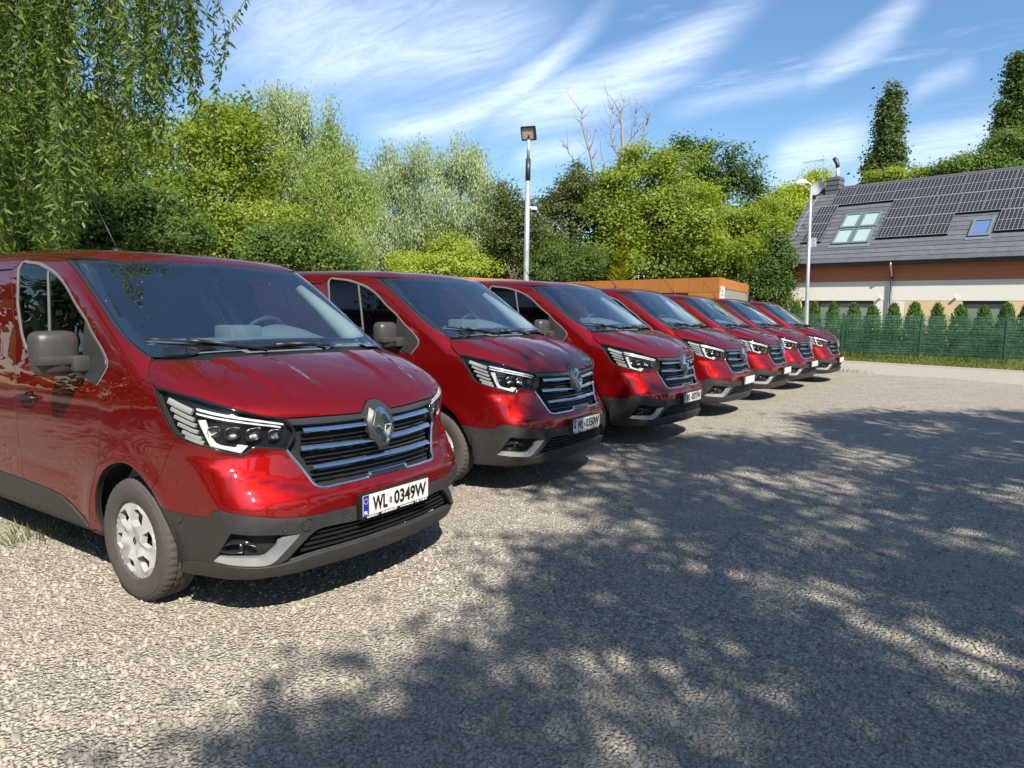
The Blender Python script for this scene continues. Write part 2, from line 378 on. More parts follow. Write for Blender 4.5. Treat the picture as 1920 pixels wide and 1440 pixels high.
def panel(name, segs, pr, mt, parent, sp=.05, gap=.003, depth=.025, half=False, holes=(), off=0., ds=.022, lip=.01, mirror=False, smooth_edge=True):
    ol = inset(outline(segs, pr, ds, half), gap); hs = []
    for h in holes:
        hp = outline(h, pr, ds); hp = hp if area2(hp) < 0 else hp[::-1]; hs.append(hp)
        if half:
            k = 1 if pr == 'top' else 0; m = hp.copy(); m[:, k] *= -1; hs.append(m[::-1])
    lo, hi = ol.min(0), ol.max(0)
    gx, gy = np.meshgrid(np.arange(lo[0]+sp*.5, hi[0], sp), np.arange(lo[1]+sp*.5, hi[1], sp)); q = np.stack([gx.ravel(), gy.ravel()], -1)
    q = q+rng.uniform(-.05, .05, q.shape)*sp
    if len(q):
        ok = inside(ol, q)
        for h in hs: ok &= ~inside(h, q)
        q = q[ok]
        for lp in [ol]+hs:
            if len(q): q = q[np.min(np.linalg.norm(q[:, None]-lp[None], axis=2), 1) > sp*.45]
    loops = [ol]+hs; V2 = list(map(tuple, np.vstack(loops+[q]) if len(q) else np.vstack(loops))); E = []; b = 0
    for lp in loops:
        n = len(lp); E += [(b+i, b+(i+1) % n) for i in range(n)]; b += n
    vo, eo, fo, ov, oe, of = delaunay_2d_cdt([Vector(v) for v in V2], E, [], 1, 1e-5)
    V2 = np.array([tuple(v) for v in vo]); tri = np.array([f for f in fo if len(f) == 3])
    if hs:
        cen = V2[tri].mean(1); ok = np.ones(len(tri), bool)
        for h in hs: ok &= ~inside(h, cen)
        tri = tri[ok]
    P = to3d(pr, V2); N = grad(P)
    # orient
    c = np.cross(P[tri[:, 1]]-P[tri[:, 0]], P[tri[:, 2]]-P[tri[:, 0]])
    fl = np.einsum('ij,ij->i', c, N[tri[:, 0]]) < 0; tri[fl] = tri[fl][:, ::-1]
    P = P+N*off
    faces = [tuple(t) for t in tri]; V = list(P); NN = list(N)
    # edge returns: a wall down into the gap, then a small lip under the neighbour
    cnt = {}
    for t in tri:
        for i in range(3):
            e = (t[i], t[(i+1) % 3]); cnt[e] = 1
    bd = [e for e in cnt if (e[1], e[0]) not in cnt]
    if depth > 0:
        tang = {}
        for a, b2 in bd:
            d = P[b2]-P[a]; o = np.cross(d, N[a]); o /= np.linalg.norm(o)+1e-12
            for v in (a, b2): tang.setdefault(v, []).append(o)
        ring = {}
        for v, l in tang.items():
            o = np.mean(l, 0); o /= np.linalg.norm(o)+1e-12; i0 = len(V)
            V += [P[v], P[v]-N[v]*depth, P[v]-N[v]*depth+o*lip]; NN += [o*.8+N[v]*.5, o, N[v]]
            ring[v] = i0
        for a, b2 in bd:
            ra, rb = ring[a], ring[b2]
            faces += [(rb, ra, ra+1, rb+1)]
            if lip > 0: faces += [(rb+1, ra+1, ra+2, rb+2)]
    V = np.array(V); NN = np.array(NN); NN /= np.linalg.norm(NN, axis=1, keepdims=True)
    two = mt is M['paint']; kw = dict(mats=[mt, M['dark']], midx=[0 if i < len(tri) else 1 for i in range(len(faces))]) if two else {}  # gap faces of red panels coloured near black, shade painted into the shut lines
    o = mesh_obj(name, V, faces, mt, parent, True, NN, **kw)
    if mirror:
        o2 = mesh_obj(name, V*[1, -1, 1], [f[::-1] for f in faces], mt, parent, True, NN*[1, -1, 1], **kw); return o, o2
    return o
PROF_ROUND = [(-.5, 0), (-.5, .6), (-.36, .9), (-.15, 1), (.15, 1), (.36, .9), (.5, .6), (.5, 0)]
PROF_TILT = [(-.5, 0), (-.5, .9), (-.38, 1.05), (-.3, 1.05), (.42, .42), (.5, .3), (.5, 0)]      # its broad face leans to the sky
PROF_FLAT = [(-.5, 0), (-.5, .85), (-.42, 1), (.42, 1), (.5, .85), (.5, 0)]
def ribbon(name, pts, pr, mt, parent, w, t, off=0., closed=False, ds=.03, prof=PROF_ROUND, mirror=False, onto=True, lin=False, taper=False):
    """a raised strip that follows the van's skin"""
    segs = pts if isinstance(pts[0][0], (list, tuple, np.ndarray)) else [pts]
    q = np.vstack([spline(to2d(pr, s), ds, lin) for s in segs]); q = clean(q, 2e-3); P = to3d(pr, q); N = grad(P); n = len(P); V = []; k = len(prof)
    for i in range(n):
        a = P[(i+1) % n] if (closed or i < n-1) else P[i]; b = P[i-1] if (closed or i > 0) else P[i]
        T = a-b; T /= np.linalg.norm(T)+1e-9; U = np.cross(N[i], T); U /= np.linalg.norm(U)+1e-9
        ww = w*(min(1, .25+min(i, n-1-i)*.5) if taper else 1)
        for (u, h) in prof: V.append(P[i]+U*u*ww+N[i]*(off+h*t))
    Fc = []
    for i in range(n if closed else n-1):
        j = (i+1) % n
        for m in range(k): Fc.append((i*k+m, j*k+m, j*k+(m+1) % k, i*k+(m+1) % k))
    if not closed: Fc += [tuple(range(k)), tuple((n-1)*k+m for m in range(k))[::-1]]
    res = []
    for s in ((1, -1) if mirror else (1,)):
        mb = MB(); mb.add([np.array(v)*[1, s, 1] for v in V], Fc); res.append(mb.build(name, mt, parent, angle=50))
    return res if mirror else res[0]
def rev(l): return list(l)[::-1]

CV={
'red':[(-1.836,-0.793,1.858),(-1.669,-0.825,1.796),(-1.563,-0.835,1.738),(-1.458,-0.845,1.675),(-1.318,-0.857,1.582),(-1.188,-0.869,1.497)],
'red2':[(-1.188,-0.869,1.497),(-1.115,-0.872,1.453),(-1.043,-0.871,1.415),(-0.980,-0.869,1.381),(-0.923,-0.861,1.353),(-0.834,-0.846,1.304)],
'glass':[(-1.722,-0.797,1.842),(-1.583,-0.819,1.770),(-1.476,-0.831,1.705),(-1.316,-0.843,1.600),(-1.168,-0.855,1.503),(-1.072,-0.861,1.443),(-0.988,-0.861,1.392),(-0.894,-0.849,1.342),(-0.816,-0.819,1.305)],
'aseam':[(-1.188,-0.869,1.497),(-1.204,-0.883,1.479),(-1.224,-0.894,1.456),(-1.223,-0.902,1.413),(-1.222,-0.910,1.361)],
'wtop':[(-1.722,-0.797,1.842),(-1.602,-0.731,1.845),(-1.560,-0.586,1.852),(-1.547,-0.377,1.859),(-1.544,-0.220,1.864)],
'hrear':[(-0.828,-0.850,1.299),(-0.719,-0.719,1.304),(-0.638,-0.489,1.310),(-0.646,-0.278,1.310),(-0.650,-0.072,1.314)],
'hside':[(-0.828,-0.850,1.299),(-0.804,-0.876,1.267),(-0.778,-0.893,1.242),(-0.720,-0.914,1.197),(-0.682,-0.918,1.178)],
'htop':[(-0.682,-0.918,1.178),(-0.626,-0.911,1.175),(-0.526,-0.895,1.161),(-0.438,-0.872,1.148),(-0.278,-0.799,1.107),(-0.182,-0.682,1.062),(-0.127,-0.558,1.032)],
'gtop':[(-0.127,-0.558,1.032),(-0.091,-0.403,1.028),(-0.064,-0.248,1.022),(-0.052,-0.113,1.019)],
'gbump':[(-0.052,-0.113,1.019),(-0.086,-0.046,1.075),(-0.092,-0.013,1.081),(-0.088,0.054,1.077)],
'hinner':[(-0.127,-0.558,1.032),(-0.109,-0.519,0.953),(-0.121,-0.564,0.874)],
'hbot':[(-0.121,-0.564,0.874),(-0.152,-0.638,0.886),(-0.184,-0.703,0.898)],
'hbot2':[(-0.184,-0.703,0.898),(-0.205,-0.737,0.869),(-0.216,-0.756,0.861)],
'hbot3':[(-0.216,-0.756,0.861),(-0.261,-0.817,0.880),(-0.316,-0.868,0.908),(-0.402,-0.909,0.928),(-0.484,-0.923,0.952)],
'houter':[(-0.484,-0.923,0.952),(-0.524,-0.928,0.977),(-0.573,-0.933,1.044),(-0.629,-0.932,1.117),(-0.682,-0.918,1.178)],
'gleft':[(-0.121,-0.564,0.874),(-0.088,-0.515,0.796),(-0.042,-0.466,0.704)],
'gcorner':[(-0.042,-0.466,0.704),(-0.028,-0.451,0.684),(-0.012,-0.416,0.672)],
'gbot':[(-0.012,-0.416,0.672),(0.008,-0.319,0.673),(0.025,-0.187,0.675),(0.032,-0.023,0.682)],
'bedge':[(-0.641,-0.934,0.577),(-0.468,-0.908,0.563),(-0.316,-0.882,0.566)],
'bcorn':[(-0.316,-0.882,0.566),(-0.276,-0.877,0.603),(-0.237,-0.865,0.613)],
'bedge2':[(-0.237,-0.865,0.613),(-0.127,-0.791,0.594),(-0.048,-0.660,0.566),(0.001,-0.523,0.552),(0.035,-0.371,0.550),(0.055,-0.242,0.550),(0.070,-0.021,0.554)],
'bseam':[(-0.484,-0.923,0.952),(-0.541,-0.931,0.877),(-0.612,-0.935,0.760),(-0.695,-0.945,0.654)],
'arch2':[(-0.695,-0.945,0.654),(-0.666,-0.941,0.618),(-0.641,-0.934,0.577)],
'arch1':[(-1.268,-0.921,0.310),(-1.291,-0.939,0.412),(-1.261,-0.955,0.533),(-1.193,-0.964,0.639),(-1.107,-0.967,0.714),(-0.992,-0.963,0.759),(-0.888,-0.958,0.762),(-0.796,-0.954,0.727),(-0.695,-0.945,0.654)],
'arch3':[(-0.641,-0.934,0.577),(-0.578,-0.919,0.465),(-0.535,-0.903,0.356),(-0.515,-0.889,0.275)],
'lipT':[(-0.506,-0.894,0.309),(-0.415,-0.872,0.325),(-0.243,-0.840,0.333),(-0.098,-0.741,0.324),(-0.033,-0.627,0.329),(0.009,-0.489,0.344),(0.057,-0.145,0.348),(0.061,-0.030,0.349)],
'lipB':[(-0.525,-0.885,0.252),(-0.478,-0.873,0.250),(-0.264,-0.821,0.257),(-0.119,-0.728,0.266),(-0.058,-0.610,0.264),(-0.006,-0.385,0.265),(0.022,0.001,0.261)],
'insert':[(-0.316,-0.882,0.566),(-0.350,-0.881,0.494),(-0.415,-0.872,0.325)],
'intake':[(-0.033,-0.635,0.349),(-0.004,-0.574,0.413),(0.016,-0.492,0.470),(0.032,-0.416,0.475),(0.058,-0.248,0.468),(0.073,-0.024,0.463)],
'fog':[(-0.185,-0.841,0.505),(-0.053,-0.691,0.484),(-0.006,-0.578,0.467),(-0.042,-0.664,0.376),(-0.062,-0.694,0.342),(-0.086,-0.726,0.329),(-0.311,-0.855,0.341),(-0.230,-0.853,0.438)],
'chrome':[(-0.006,-0.578,0.467),(-0.042,-0.664,0.376),(-0.062,-0.694,0.342),(-0.086,-0.726,0.329),(-0.311,-0.855,0.341),(-0.267,-0.853,0.377),(-0.098,-0.755,0.374),(-0.075,-0.727,0.387),(-0.051,-0.688,0.424),(-0.041,-0.667,0.458)],
'drl':[(-0.365,-0.893,1.043),(-0.331,-0.878,1.045),(-0.296,-0.856,0.940),(-0.270,-0.831,0.915),(-0.228,-0.779,0.902),(-0.220,-0.770,0.916),(-0.196,-0.728,0.908),(-0.215,-0.756,0.874),(-0.309,-0.864,0.914)],
'drlt':[(-0.381,-0.886,1.089),(-0.210,-0.761,1.047),(-0.125,-0.570,1.000),(-0.125,-0.569,1.010),(-0.213,-0.759,1.059),(-0.380,-0.881,1.100)],
'drlt2':[(-0.375,-0.891,1.069),(-0.220,-0.784,1.033),(-0.129,-0.583,0.986),(-0.129,-0.583,0.994),(-0.222,-0.782,1.043),(-0.378,-0.889,1.078)],
'lam0':[(-0.568,-0.922,1.126),(-0.404,-0.898,1.080)],
'lam1':[(-0.539,-0.926,1.086),(-0.387,-0.901,1.041)],
'lam2':[(-0.513,-0.926,1.049),(-0.374,-0.899,1.011)],
'lam3':[(-0.489,-0.923,1.012),(-0.362,-0.896,0.980)],
'lam4':[(-0.460,-0.919,0.978),(-0.346,-0.888,0.947)],
'lam5':[(-0.438,-0.917,0.953),(-0.336,-0.882,0.926)],
'bar0':[(-0.109,-0.515,0.976),(-0.067,-0.327,0.970),(-0.040,-0.106,0.960)],
'bar1':[(-0.111,-0.535,0.877),(-0.052,-0.317,0.875),(-0.019,-0.050,0.865)],
'bar2':[(-0.068,-0.471,0.774),(-0.021,-0.245,0.785),(-0.003,0.038,0.786)],
'frame':[(-2.318,-0.879,1.582),(-2.258,-0.894,1.473),(-2.207,-0.906,1.392),(-2.125,-0.919,1.313)],
'frame_t':[(-2.318,-0.879,1.582),(-2.352,-0.854,1.751),(-2.378,-0.827,1.830),(-2.350,-0.810,1.854),(-2.268,-0.816,1.846),(-2.099,-0.824,1.830),(-1.873,-0.848,1.776),(-1.715,-0.861,1.706),(-1.551,-0.877,1.589),(-1.420,-0.889,1.507),(-1.325,-0.900,1.429),(-1.222,-0.910,1.361)],
'frame_f':[(-1.222,-0.910,1.361),(-1.167,-0.916,1.320),(-1.130,-0.922,1.285)],
'sail':[(-1.130,-0.922,1.285),(-1.129,-0.928,1.251),(-1.202,-0.945,1.161)],
'dfront':[(-1.176,-0.943,1.168),(-1.152,-0.959,1.050),(-1.156,-0.964,0.891),(-1.183,-0.964,0.756),(-1.224,-0.968,0.662),(-1.291,-0.961,0.545),(-1.345,-0.950,0.426),(-1.382,-0.935,0.323)],
'sillT':[(-2.542,-0.947,0.495),(-2.232,-0.946,0.488),(-1.767,-0.944,0.473),(-1.610,-0.939,0.434),(-1.523,-0.933,0.393),(-1.391,-0.936,0.334)],
'sillB':[(-2.621,-0.927,0.338),(-2.018,-0.924,0.321),(-1.394,-0.935,0.328),(-1.257,-0.920,0.312)],
}

def text_mesh(name, body, h, w, mt, parent, M4, ext=.0006, bold=0.):
    """flat lettering fitted to a height and width, centred"""
    c = bpy.data.curves.new(name, 'FONT'); c.body = body; c.size = 1; c.extrude = .004; c.offset = bold; c.resolution_u = 3
    o = bpy.data.objects.new(name+'_source', c); COL.objects.link(o); bpy.context.view_layer.update()
    me = bpy.data.meshes.new_from_object(o.evaluated_get(bpy.context.evaluated_depsgraph_get()))
    bpy.data.objects.remove(o); bpy.data.curves.remove(c); me.name = name
    P = np.array([v.co[:] for v in me.vertices]); lo, hi = P.min(0), P.max(0); ce = (lo+hi)/2
    me.transform(M4 @ Matrix.Diagonal((w/(hi[0]-lo[0]), h/(hi[1]-lo[1]), ext/.004, 1)) @ Matrix.Translation((-ce[0], -ce[1], 0))); me.materials.clear(); me.materials.append(mt)
    return link(bpy.data.objects.new(name, me), parent)

def build_van():
    v = empty('parked_van')
    c = {k: [tuple(p) for p in val] for k, val in CV.items()}
    W, BLK = M['paint'], M['black']
    # ---- painted skin
    hr = c['hrear'][:-1]+[(-.652, 0, 1.314)]
    bon = panel('bonnet', [rev(hr), c['hside'], c['htop'], c['gtop'], c['gbump'][:2]+[(-.092, 0, 1.082)]], 'obl', W, v, sp=.03, half=True, gap=.0035)
    ditch = [(-1.836, -.793, 1.858), (-2.1, -.778, 1.88), (-2.5, -.765, 1.90), (-3.5, -.76, 1.90), (-4.9, -.745, 1.88)]
    roof = panel('roof', [[(-1.54, 0, 1.864), (-1.544, -.22, 1.864), (-1.547, -.377, 1.859), (-1.56, -.586, 1.852), (-1.61, -.70, 1.85), (-1.70, -.765, 1.85), (-1.836, -.793, 1.858)], ditch, [(-4.9, -.745, 1.88), (-4.93, -.4, 1.9), (-4.93, 0, 1.9)]], 'top', W, v, sp=.09, half=True, gap=.003)
    drear = [(-2.46, -.835, 1.80), (-2.39, -.874, 1.616), (-2.28, -.917, 1.322), (-2.20, -.958, 1.091), (-2.18, -.969, .896), (-2.20, -.95, .529), (-2.21, -.945, .487)]
    ft = c['frame_t']
    panel('roof_rail', [rev(c['red']), ditch, [(-4.9, -.745, 1.88), (-4.9, -.84, 1.79)], [(-4.9, -.84, 1.79), (-2.46, -.835, 1.80)], [(-2.46, -.835, 1.80), ft[3]], ft[3:], rev(c['aseam'])], 'lat', W, v, sp=.05, mirror=True)
    panel('front_wing', [rev(c['red2']), c['aseam'], c['frame_f'], c['sail'], c['dfront'], [c['dfront'][-1], c['sillB'][-1]], c['arch1'], rev(c['bseam']), c['houter'], rev(c['hside'])], 'lat', W, v, sp=.035, mirror=True, depth=.03, gap=.0012)
    sillw = [(-1.202, -.945, 1.161), (-1.33, -.935, 1.185), (-1.5, -.93, 1.215), (-1.7, -.927, 1.245), (-1.9, -.924, 1.272), (-2.125, -.919, 1.313)]
    sill_top = [(-1.382, -.935, .330), (-1.391, -.936, .334), (-1.523, -.933, .393), (-1.61, -.939, .434), (-1.767, -.944, .473), (-2.21, -.946, .487)]
    fr = c['frame']
    d = panel('front_door', [c['dfront'], sill_top[1:], rev(drear), [drear[0], ft[3]], rev(ft[1:4]), [ft[1], ft[0]], fr, rev(sillw)], 'side', W, v, sp=.05, mirror=True)
    arch_r = [(-4.036+.40*math.cos(a), -.95, .335+.40*math.sin(a)) for a in np.linspace(R(172), R(8), 12)]
    panel('sliding_door', [drear, [drear[-1], (-3.42, -.945, .487)], [(-3.42, -.945, .487), (-3.42, -.84, 1.79)], [(-3.42, -.84, 1.79), drear[0]]], 'side', W, v, sp=.09, mirror=True)
    panel('rear_side_panel', [[(-3.42, -.84, 1.79), (-3.42, -.945, .487)], [(-3.42, -.945, .487), (-3.6, -.945, .40)], sorted(arch_r, key=lambda p: -p[0]), [(-4.45, -.945, .39), (-4.86, -.94, .38)], [(-4.86, -.94, .38), (-4.90, -.84, 1.79)], [(-4.90, -.84, 1.79), (-3.42, -.84, 1.79)]], 'side', W, v, sp=.09, mirror=True)
    panel('tailgate', [[(-5, 0, 1.86), (-5, -.70, 1.84)], [(-5, -.70, 1.84), (-5, -.84, 1.2), (-5, -.86, .55)], [(-5, -.86, .55), (-5, 0, .55)]], 'rear', W, v, sp=.12, half=True)
    mb = MB().box((-5.06, -.88, .36), (-4.86, .88, .56), bev=.03); mb.build('rear_bumper', M['plastic'], v, angle=40)
    for s in (-1, 1): MB().box((-4.985, s*.85-.03, .85), (-4.90, s*.85+.03, 1.45), bev=.015).build('tail_lamp', M['redlamp'], v, angle=40)
    # painted bumper
    panel('front_bumper', [[(.032, 0, .682)]+rev(c['gbot'][:-1]), rev(c['gcorner']), rev(c['gleft']), c['hbot'], c['hbot2'], c['hbot3'], c['bseam'], c['arch2'], c['bedge'], c['bcorn'], c['bedge2'][:-1]+[(.07, 0, .554)]], 'cyl', W, v, sp=.028, half=True, gap=.0012, depth=.014)
    # ---- grey lower bumper
    G = M['plastic']
    lipT = c['lipT']
    panel('bumper_corner', [c['bedge'], c['insert'], [c['insert'][-1], lipT[0]], [lipT[0], c['arch3'][-1]], rev(c['arch3'])], 'cyl', G, v, sp=.05, mirror=True, gap=.002)
    panel('lower_bumper', [[(.07, 0, .554)]+rev(c['bedge2'][:-1]), rev(c['bcorn']), c['insert'], lipT[1:4]+[(-.055, -.675, .326)], rev([(.073, 0, .463)]+rev(c['intake'][:-1]))], 'cyl', G, v, sp=.035, half=True, holes=[[c['fog'][:3], c['fog'][2:6], c['fog'][5:7], c['fog'][6:]+c['fog'][:1]]], gap=.0015, depth=.05, lip=0, off=.006)
    lt = lipT[:-1]+[(.063, 0, .350)]; lb = c['lipB'][:-1]+[(.024, 0, .262)]
    panel('bumper_lip', [rev(lt), [lt[0], lb[0]], lb], 'cyl', G, v, sp=.05, half=True, gap=.001, off=.012)
    val = [(-.56, -.85, .215), (-.3, -.80, .212), (-.12, -.68, .212), (-.03, -.4, .213), (0, 0, .213)]
    panel('bumper_valance', [rev(lb), [lb[0], val[0]], val], 'cyl', M['black'], v, sp=.06, half=True, gap=0, off=-.015)
    # air intake: dark back and slats
    ib = panel('air_intake', [[(.08, 0, .50), (.05, -.4, .50), (-.02, -.6, .47), (-.05, -.68, .35)], [(-.05, -.68, .35), (.01, -.5, .32), (.05, 0, .325)]], 'cyl', M['dark'], v, sp=.08, half=True, gap=0, depth=0, off=-.055)
    for zz, ym in ((.368, .60), (.395, .575), (.422, .54), (.448, .50)):
        ribbon('intake_slat', [(.05, y, zz) for y in np.linspace(-ym, ym, 9)], 'cyl', BLK, ib, .010, .02, off=-.035, prof=PROF_FLAT)
    for s in (1, -1):
        f = lambda p: [(q[0], q[1]*s, q[2]) for q in p]
        fp = panel('fog_lamp_recess', [f(c['fog'])], 'cyl', M['dark'], v, sp=.05, gap=-.012, depth=0, off=-.05)
        panel('chrome_blade', [f(c['chrome'][:5]), f(c['chrome'][4:6]), f(c['chrome'][5:]+c['chrome'][:1])], 'cyl', M['satin'], fp, sp=.03, gap=.0, depth=.03, off=.004, lip=0)
        q = to3d('cyl', to2d('cyl', f([(-.17, -.82, .43)]))); n = grad(q)[0]; ctr = q[0]-n*.018
        mb = MB(); tn = np.cross(n, [0, 0, 1]); tn /= np.linalg.norm(tn)
        mb.tube([ctr-tn*.085*s+[0, 0, .006], ctr-tn*.03*s+[0, 0, .022], ctr+tn*.03*s+[0, 0, .02], ctr+tn*.085*s-[0, 0, .005]], [.006, .012, .014, .007], 8)
        mb.tube([ctr-tn*.01*s+[0, 0, .02], ctr-tn*.012*s-[0, 0, .022], ctr+tn*.05*s-[0, 0, .03], ctr+tn*.09*s-[0, 0, .028]], [.011, .013, .010, .006], 8)
        mb.build('fog_lamp', M['gloss_black'], fp, smooth=True)
        for (x0, y0, z0) in ((-.035, -.648, .506), (.05, -.308, .495), (-.496, -.914, .529)):
            q = to3d('cyl', to2d('cyl', [(x0, y0*s, z0)])); n = grad(q)[0]; p = q[0]; mb = MB()
            u = np.cross(n, [0, 0, 1]); u /= np.linalg.norm(u); w = np.cross(n, u); V = []; 
            for rr, hh in ((.012, .006), (.011, .0085), (.0085, .0088), (.008, .007), (.0001, .007)):
                for k in range(12): V.append(p+n*hh+rr*(math.cos(k*math.pi/6)*u+math.sin(k*math.pi/6)*w))
            mb.add(V, [(i*12+k, i*12+(k+1) % 12, (i+1)*12+(k+1) % 12, (i+1)*12+k) for i in range(4) for k in range(12)]); mb.build('parking_sensor', G, v, smooth=True)
    # tow-eye cover
    q = to3d('cyl', to2d('cyl', [(0., -.543, .51)])); n = grad(q)[0]; u = np.cross(n, [0, 0, 1]); u /= np.linalg.norm(u); w = np.cross(n, u)
    MB().tube([q[0]+n*.008+.032*(math.cos(k*math.pi/9)*u+math.sin(k*math.pi/9)*w) for k in range(-7, 7)], .0016, 5).build('tow_eye_cover', M['black'], v, smooth=True)
    # ---- grille
    gl = c['gleft']; hi = c['hinner']
    gsegs = [rev(c['gbump'][:2]+[(-.092, 0, 1.082)]), rev(c['gtop']), hi, gl, c['gcorner'], c['gbot'][:-1]+[(.032, 0, .682)]]
    gr = panel('grille', gsegs, 'cyl', M['dark'], v, sp=.06, half=True, gap=.0015, depth=-.038, lip=0, off=-.04)
    # grey band under the bonnet edge with the hexagon round the emblem
    bandlow = [(-.06, 0, .985), (-.05, -.10, .985), (-.075, -.327, .987), (-.118, -.53, .995)]
    panel('grille_surround', [rev(c['gbump'][:2]+[(-.092, 0, 1.082)]), rev(c['gtop']), [c['gtop'][0], bandlow[-1]], rev(bandlow)], 'cyl', M['grilleband'], gr, sp=.04, half=True, gap=.003, depth=.02, off=.002)
    for i, (yc) in enumerate(((-.105, -.53), (-.07, -.545), (-.03, -.475))):
        z = (.958, .868, .78)[i]; sl_ = (.008, .006, -.006)[i]; y0, y1 = yc
        runs = [np.linspace(-.475, .475, 13)] if i == 2 else [np.linspace(y1, y0, 8), np.linspace(-y0, -y1, 8)]
        for ys in runs: ribbon('grille_bar', [(.0, y, z+sl_*abs(y)/.5) for y in ys], 'cyl', M['chrome'], gr, .029, .030, off=-.014, prof=PROF_TILT)
    for z, ye in ((.918, .53), (.826, .515), (.735, .475)):
        ribbon('grille_slat', [(0, y, z) for y in np.linspace(-ye, ye, 12)], 'cyl', BLK, gr, .006, .02, off=-.03, prof=PROF_FLAT)
    for z, ye in ((.945, .53), (.895, .53), (.85, .525), (.803, .505), (.758, .48), (.712, .455)):
        ribbon('grille_slat', [(0, y, z) for y in np.linspace(-ye, ye, 12)], 'cyl', M['gloss_black'], gr, .008, .012, off=-.032, prof=PROF_FLAT)
    full = gl+c['gcorner'][1:]+c['gbot'][1:-1]; m_ = [(p[0], -p[1], p[2]) for p in rev(full)]
    ribbon('chrome_trim', [full+[(.032, 0, .682)]+m_], 'cyl', M['chrome'], gr, .019, .018, off=-.012, ds=.02)
    for s in (1, -1): ribbon('chrome_trim', [[(q[0], q[1]*s, q[2]) for q in hi]], 'cyl', M['gloss_black'], gr, .012, .016, off=-.012, ds=.02)
    ribbon('chrome_trim', [[(.03, y, .689) for y in np.linspace(-.15, .15, 7)]], 'cyl', M['chrome'], gr, .034, .02, off=-.002)
    ribbon('trim_inlay', [[(.03, y, .689) for y in np.linspace(-.13, .13, 7)]], 'cyl', M['gloss_black'], gr, .017, .0215, off=-.002, prof=PROF_FLAT)
    # emblem: a tall faceted lozenge with an open centre
    ex = .012; ez = .945
    hexa = [(0, .118), (.062, .10), (.098, .035), (.098, -.035), (.03, -.135), (-.03, -.135), (-.098, -.035), (-.098, .035), (-.062, .10)]
    mb = MB(); n9 = len(hexa)
    def exat(z): return np.interp(z, [.80, .86, .95, 1.03, 1.08], [.010, .004, -.015, -.035, -.075])
    lay = []
    for sc, dx in ((1.0, -.03), (1.0, .0), (.80, .014)):
        lay += [(exat(ez+z*sc)+dx, y*sc, ez+z*sc) for y, z in hexa]
    mb.add(lay, [(i*n9+k, i*n9+(k+1) % n9, (i+1)*n9+(k+1) % n9, (i+1)*n9+k) for i in range(2) for k in range(n9)]+[tuple(2*n9+k for k in range(n9))])
    mb.build('emblem_base', M['grilleband'], gr, angle=25)
    out = [(0, .100), (.030, .088), (.074, .006), (.074, -.006), (.030, -.088), (0, -.100), (-.030, -.088), (-.074, -.006), (-.074, .006), (-.030, .088)]
    mid = [(0, .066), (.012, .06), (.046, .004), (.046, -.004), (.012, -.06), (0, -.066), (-.012, -.06), (-.046, -.004), (-.046, .004), (-.012, .06)]
    inn = [(0, .042), (.006, .036), (.021, .002), (.021, -.002), (.006, -.036), (0, -.042), (-.006, -.036), (-.021, -.002), (-.021, .002), (-.006, .036)]
    lay = []
    for ring, dx in ((out, .006), (out, .016), (mid, .034), (inn, .018), (inn, .008)):
        lay += [(exat(ez+z)+dx, y, ez+z) for y, z in ring]
    MB().add(lay, [(i*10+k, i*10+(k+1) % 10, (i+1)*10+(k+1) % 10, (i+1)*10+k) for i in range(4) for k in range(10)]).build('emblem', M['chrome'], gr)
    # ---- headlights
    for s in (1, -1):
        f = lambda p: [(q[0], q[1]*s, q[2]) for q in p]
        hs = [f(c['htop']), f(c['hinner']), f(c['hbot']), f(c['hbot2']), f(c['hbot3']), f(c['houter'])]
        h = panel('headlight', hs, 'cyl', M['lampdark'], v, sp=.035, gap=.0015, depth=-.037, lip=0, off=-.04)
        panel('lens', hs, 'cyl', M['lens'], h, sp=.03, gap=.002, depth=0, off=-.001)
        ribbon('lens_rim', [q for q in hs], 'cyl', M['gloss_black'], h, .010, .004, off=-.006, closed=True, ds=.02, prof=PROF_FLAT)
        panel('daytime_light', [f(c['drl'][:2]), f(c['drl'][1:4]), f(c['drl'][3:5]), f(c['drl'][4:6]), f(c['drl'][5:7]), f(c['drl'][6:8]), f(c['drl'][7:9]), f(c['drl'][8:]+c['drl'][:1])], 'cyl', M['lampwhite'], h, sp=.03, gap=0, depth=.012, lip=0, off=-.012)
        panel('light_guide', [f(c['drlt'][:3]), f(c['drlt'][2:4]), f(c['drlt'][3:]+c['drlt'][:1])], 'cyl', M['lampwhite'], h, sp=.05, gap=0, depth=.01, lip=0, off=-.012)
        panel('light_guide', [f(c['drlt2'][:3]), f(c['drlt2'][2:4]), f(c['drlt2'][3:]+c['drlt2'][:1])], 'cyl', M['lampwhite'], h, sp=.05, gap=0, depth=.01, lip=0, off=-.012)
        for i in range(6):
            a, b = f(c['lam%d' % i]); ribbon('turn_signal_slat', [a, b], 'cyl', M['lampslat'], h, (.030 if i == 0 else .017), .014, off=-.022, prof=PROF_FLAT)
        # reflector cups behind the lens
        for (x0, y0, z0, rr) in ((-.29, -.855, .985, .030), (-.23, -.79, .975, .034), (-.185, -.70, .965, .036), (-.145, -.61, .955, .030)):
            q = to3d('cyl', to2d('cyl', [(x0, y0*s, z0)])); n = grad(q)[0]; p = q[0]; u = np.cross(n, [0, 0, 1]); u /= np.linalg.norm(u); w = np.cross(n, u); V = []
            for r2, hh in ((rr*1.05, -.014), (rr*.95, -.012), (rr*.7, -.026), (rr*.3, -.034), (.0005, -.034)):
                for k in range(14): c_, s_ = math.cos((k+.5)*math.pi/7), math.sin((k+.5)*math.pi/7); q_ = (abs(c_)**4+abs(s_)**4)**-.25; V.append(p+n*hh+r2*q_*(c_*u*.98+s_*w*.86+c_*w*.12))
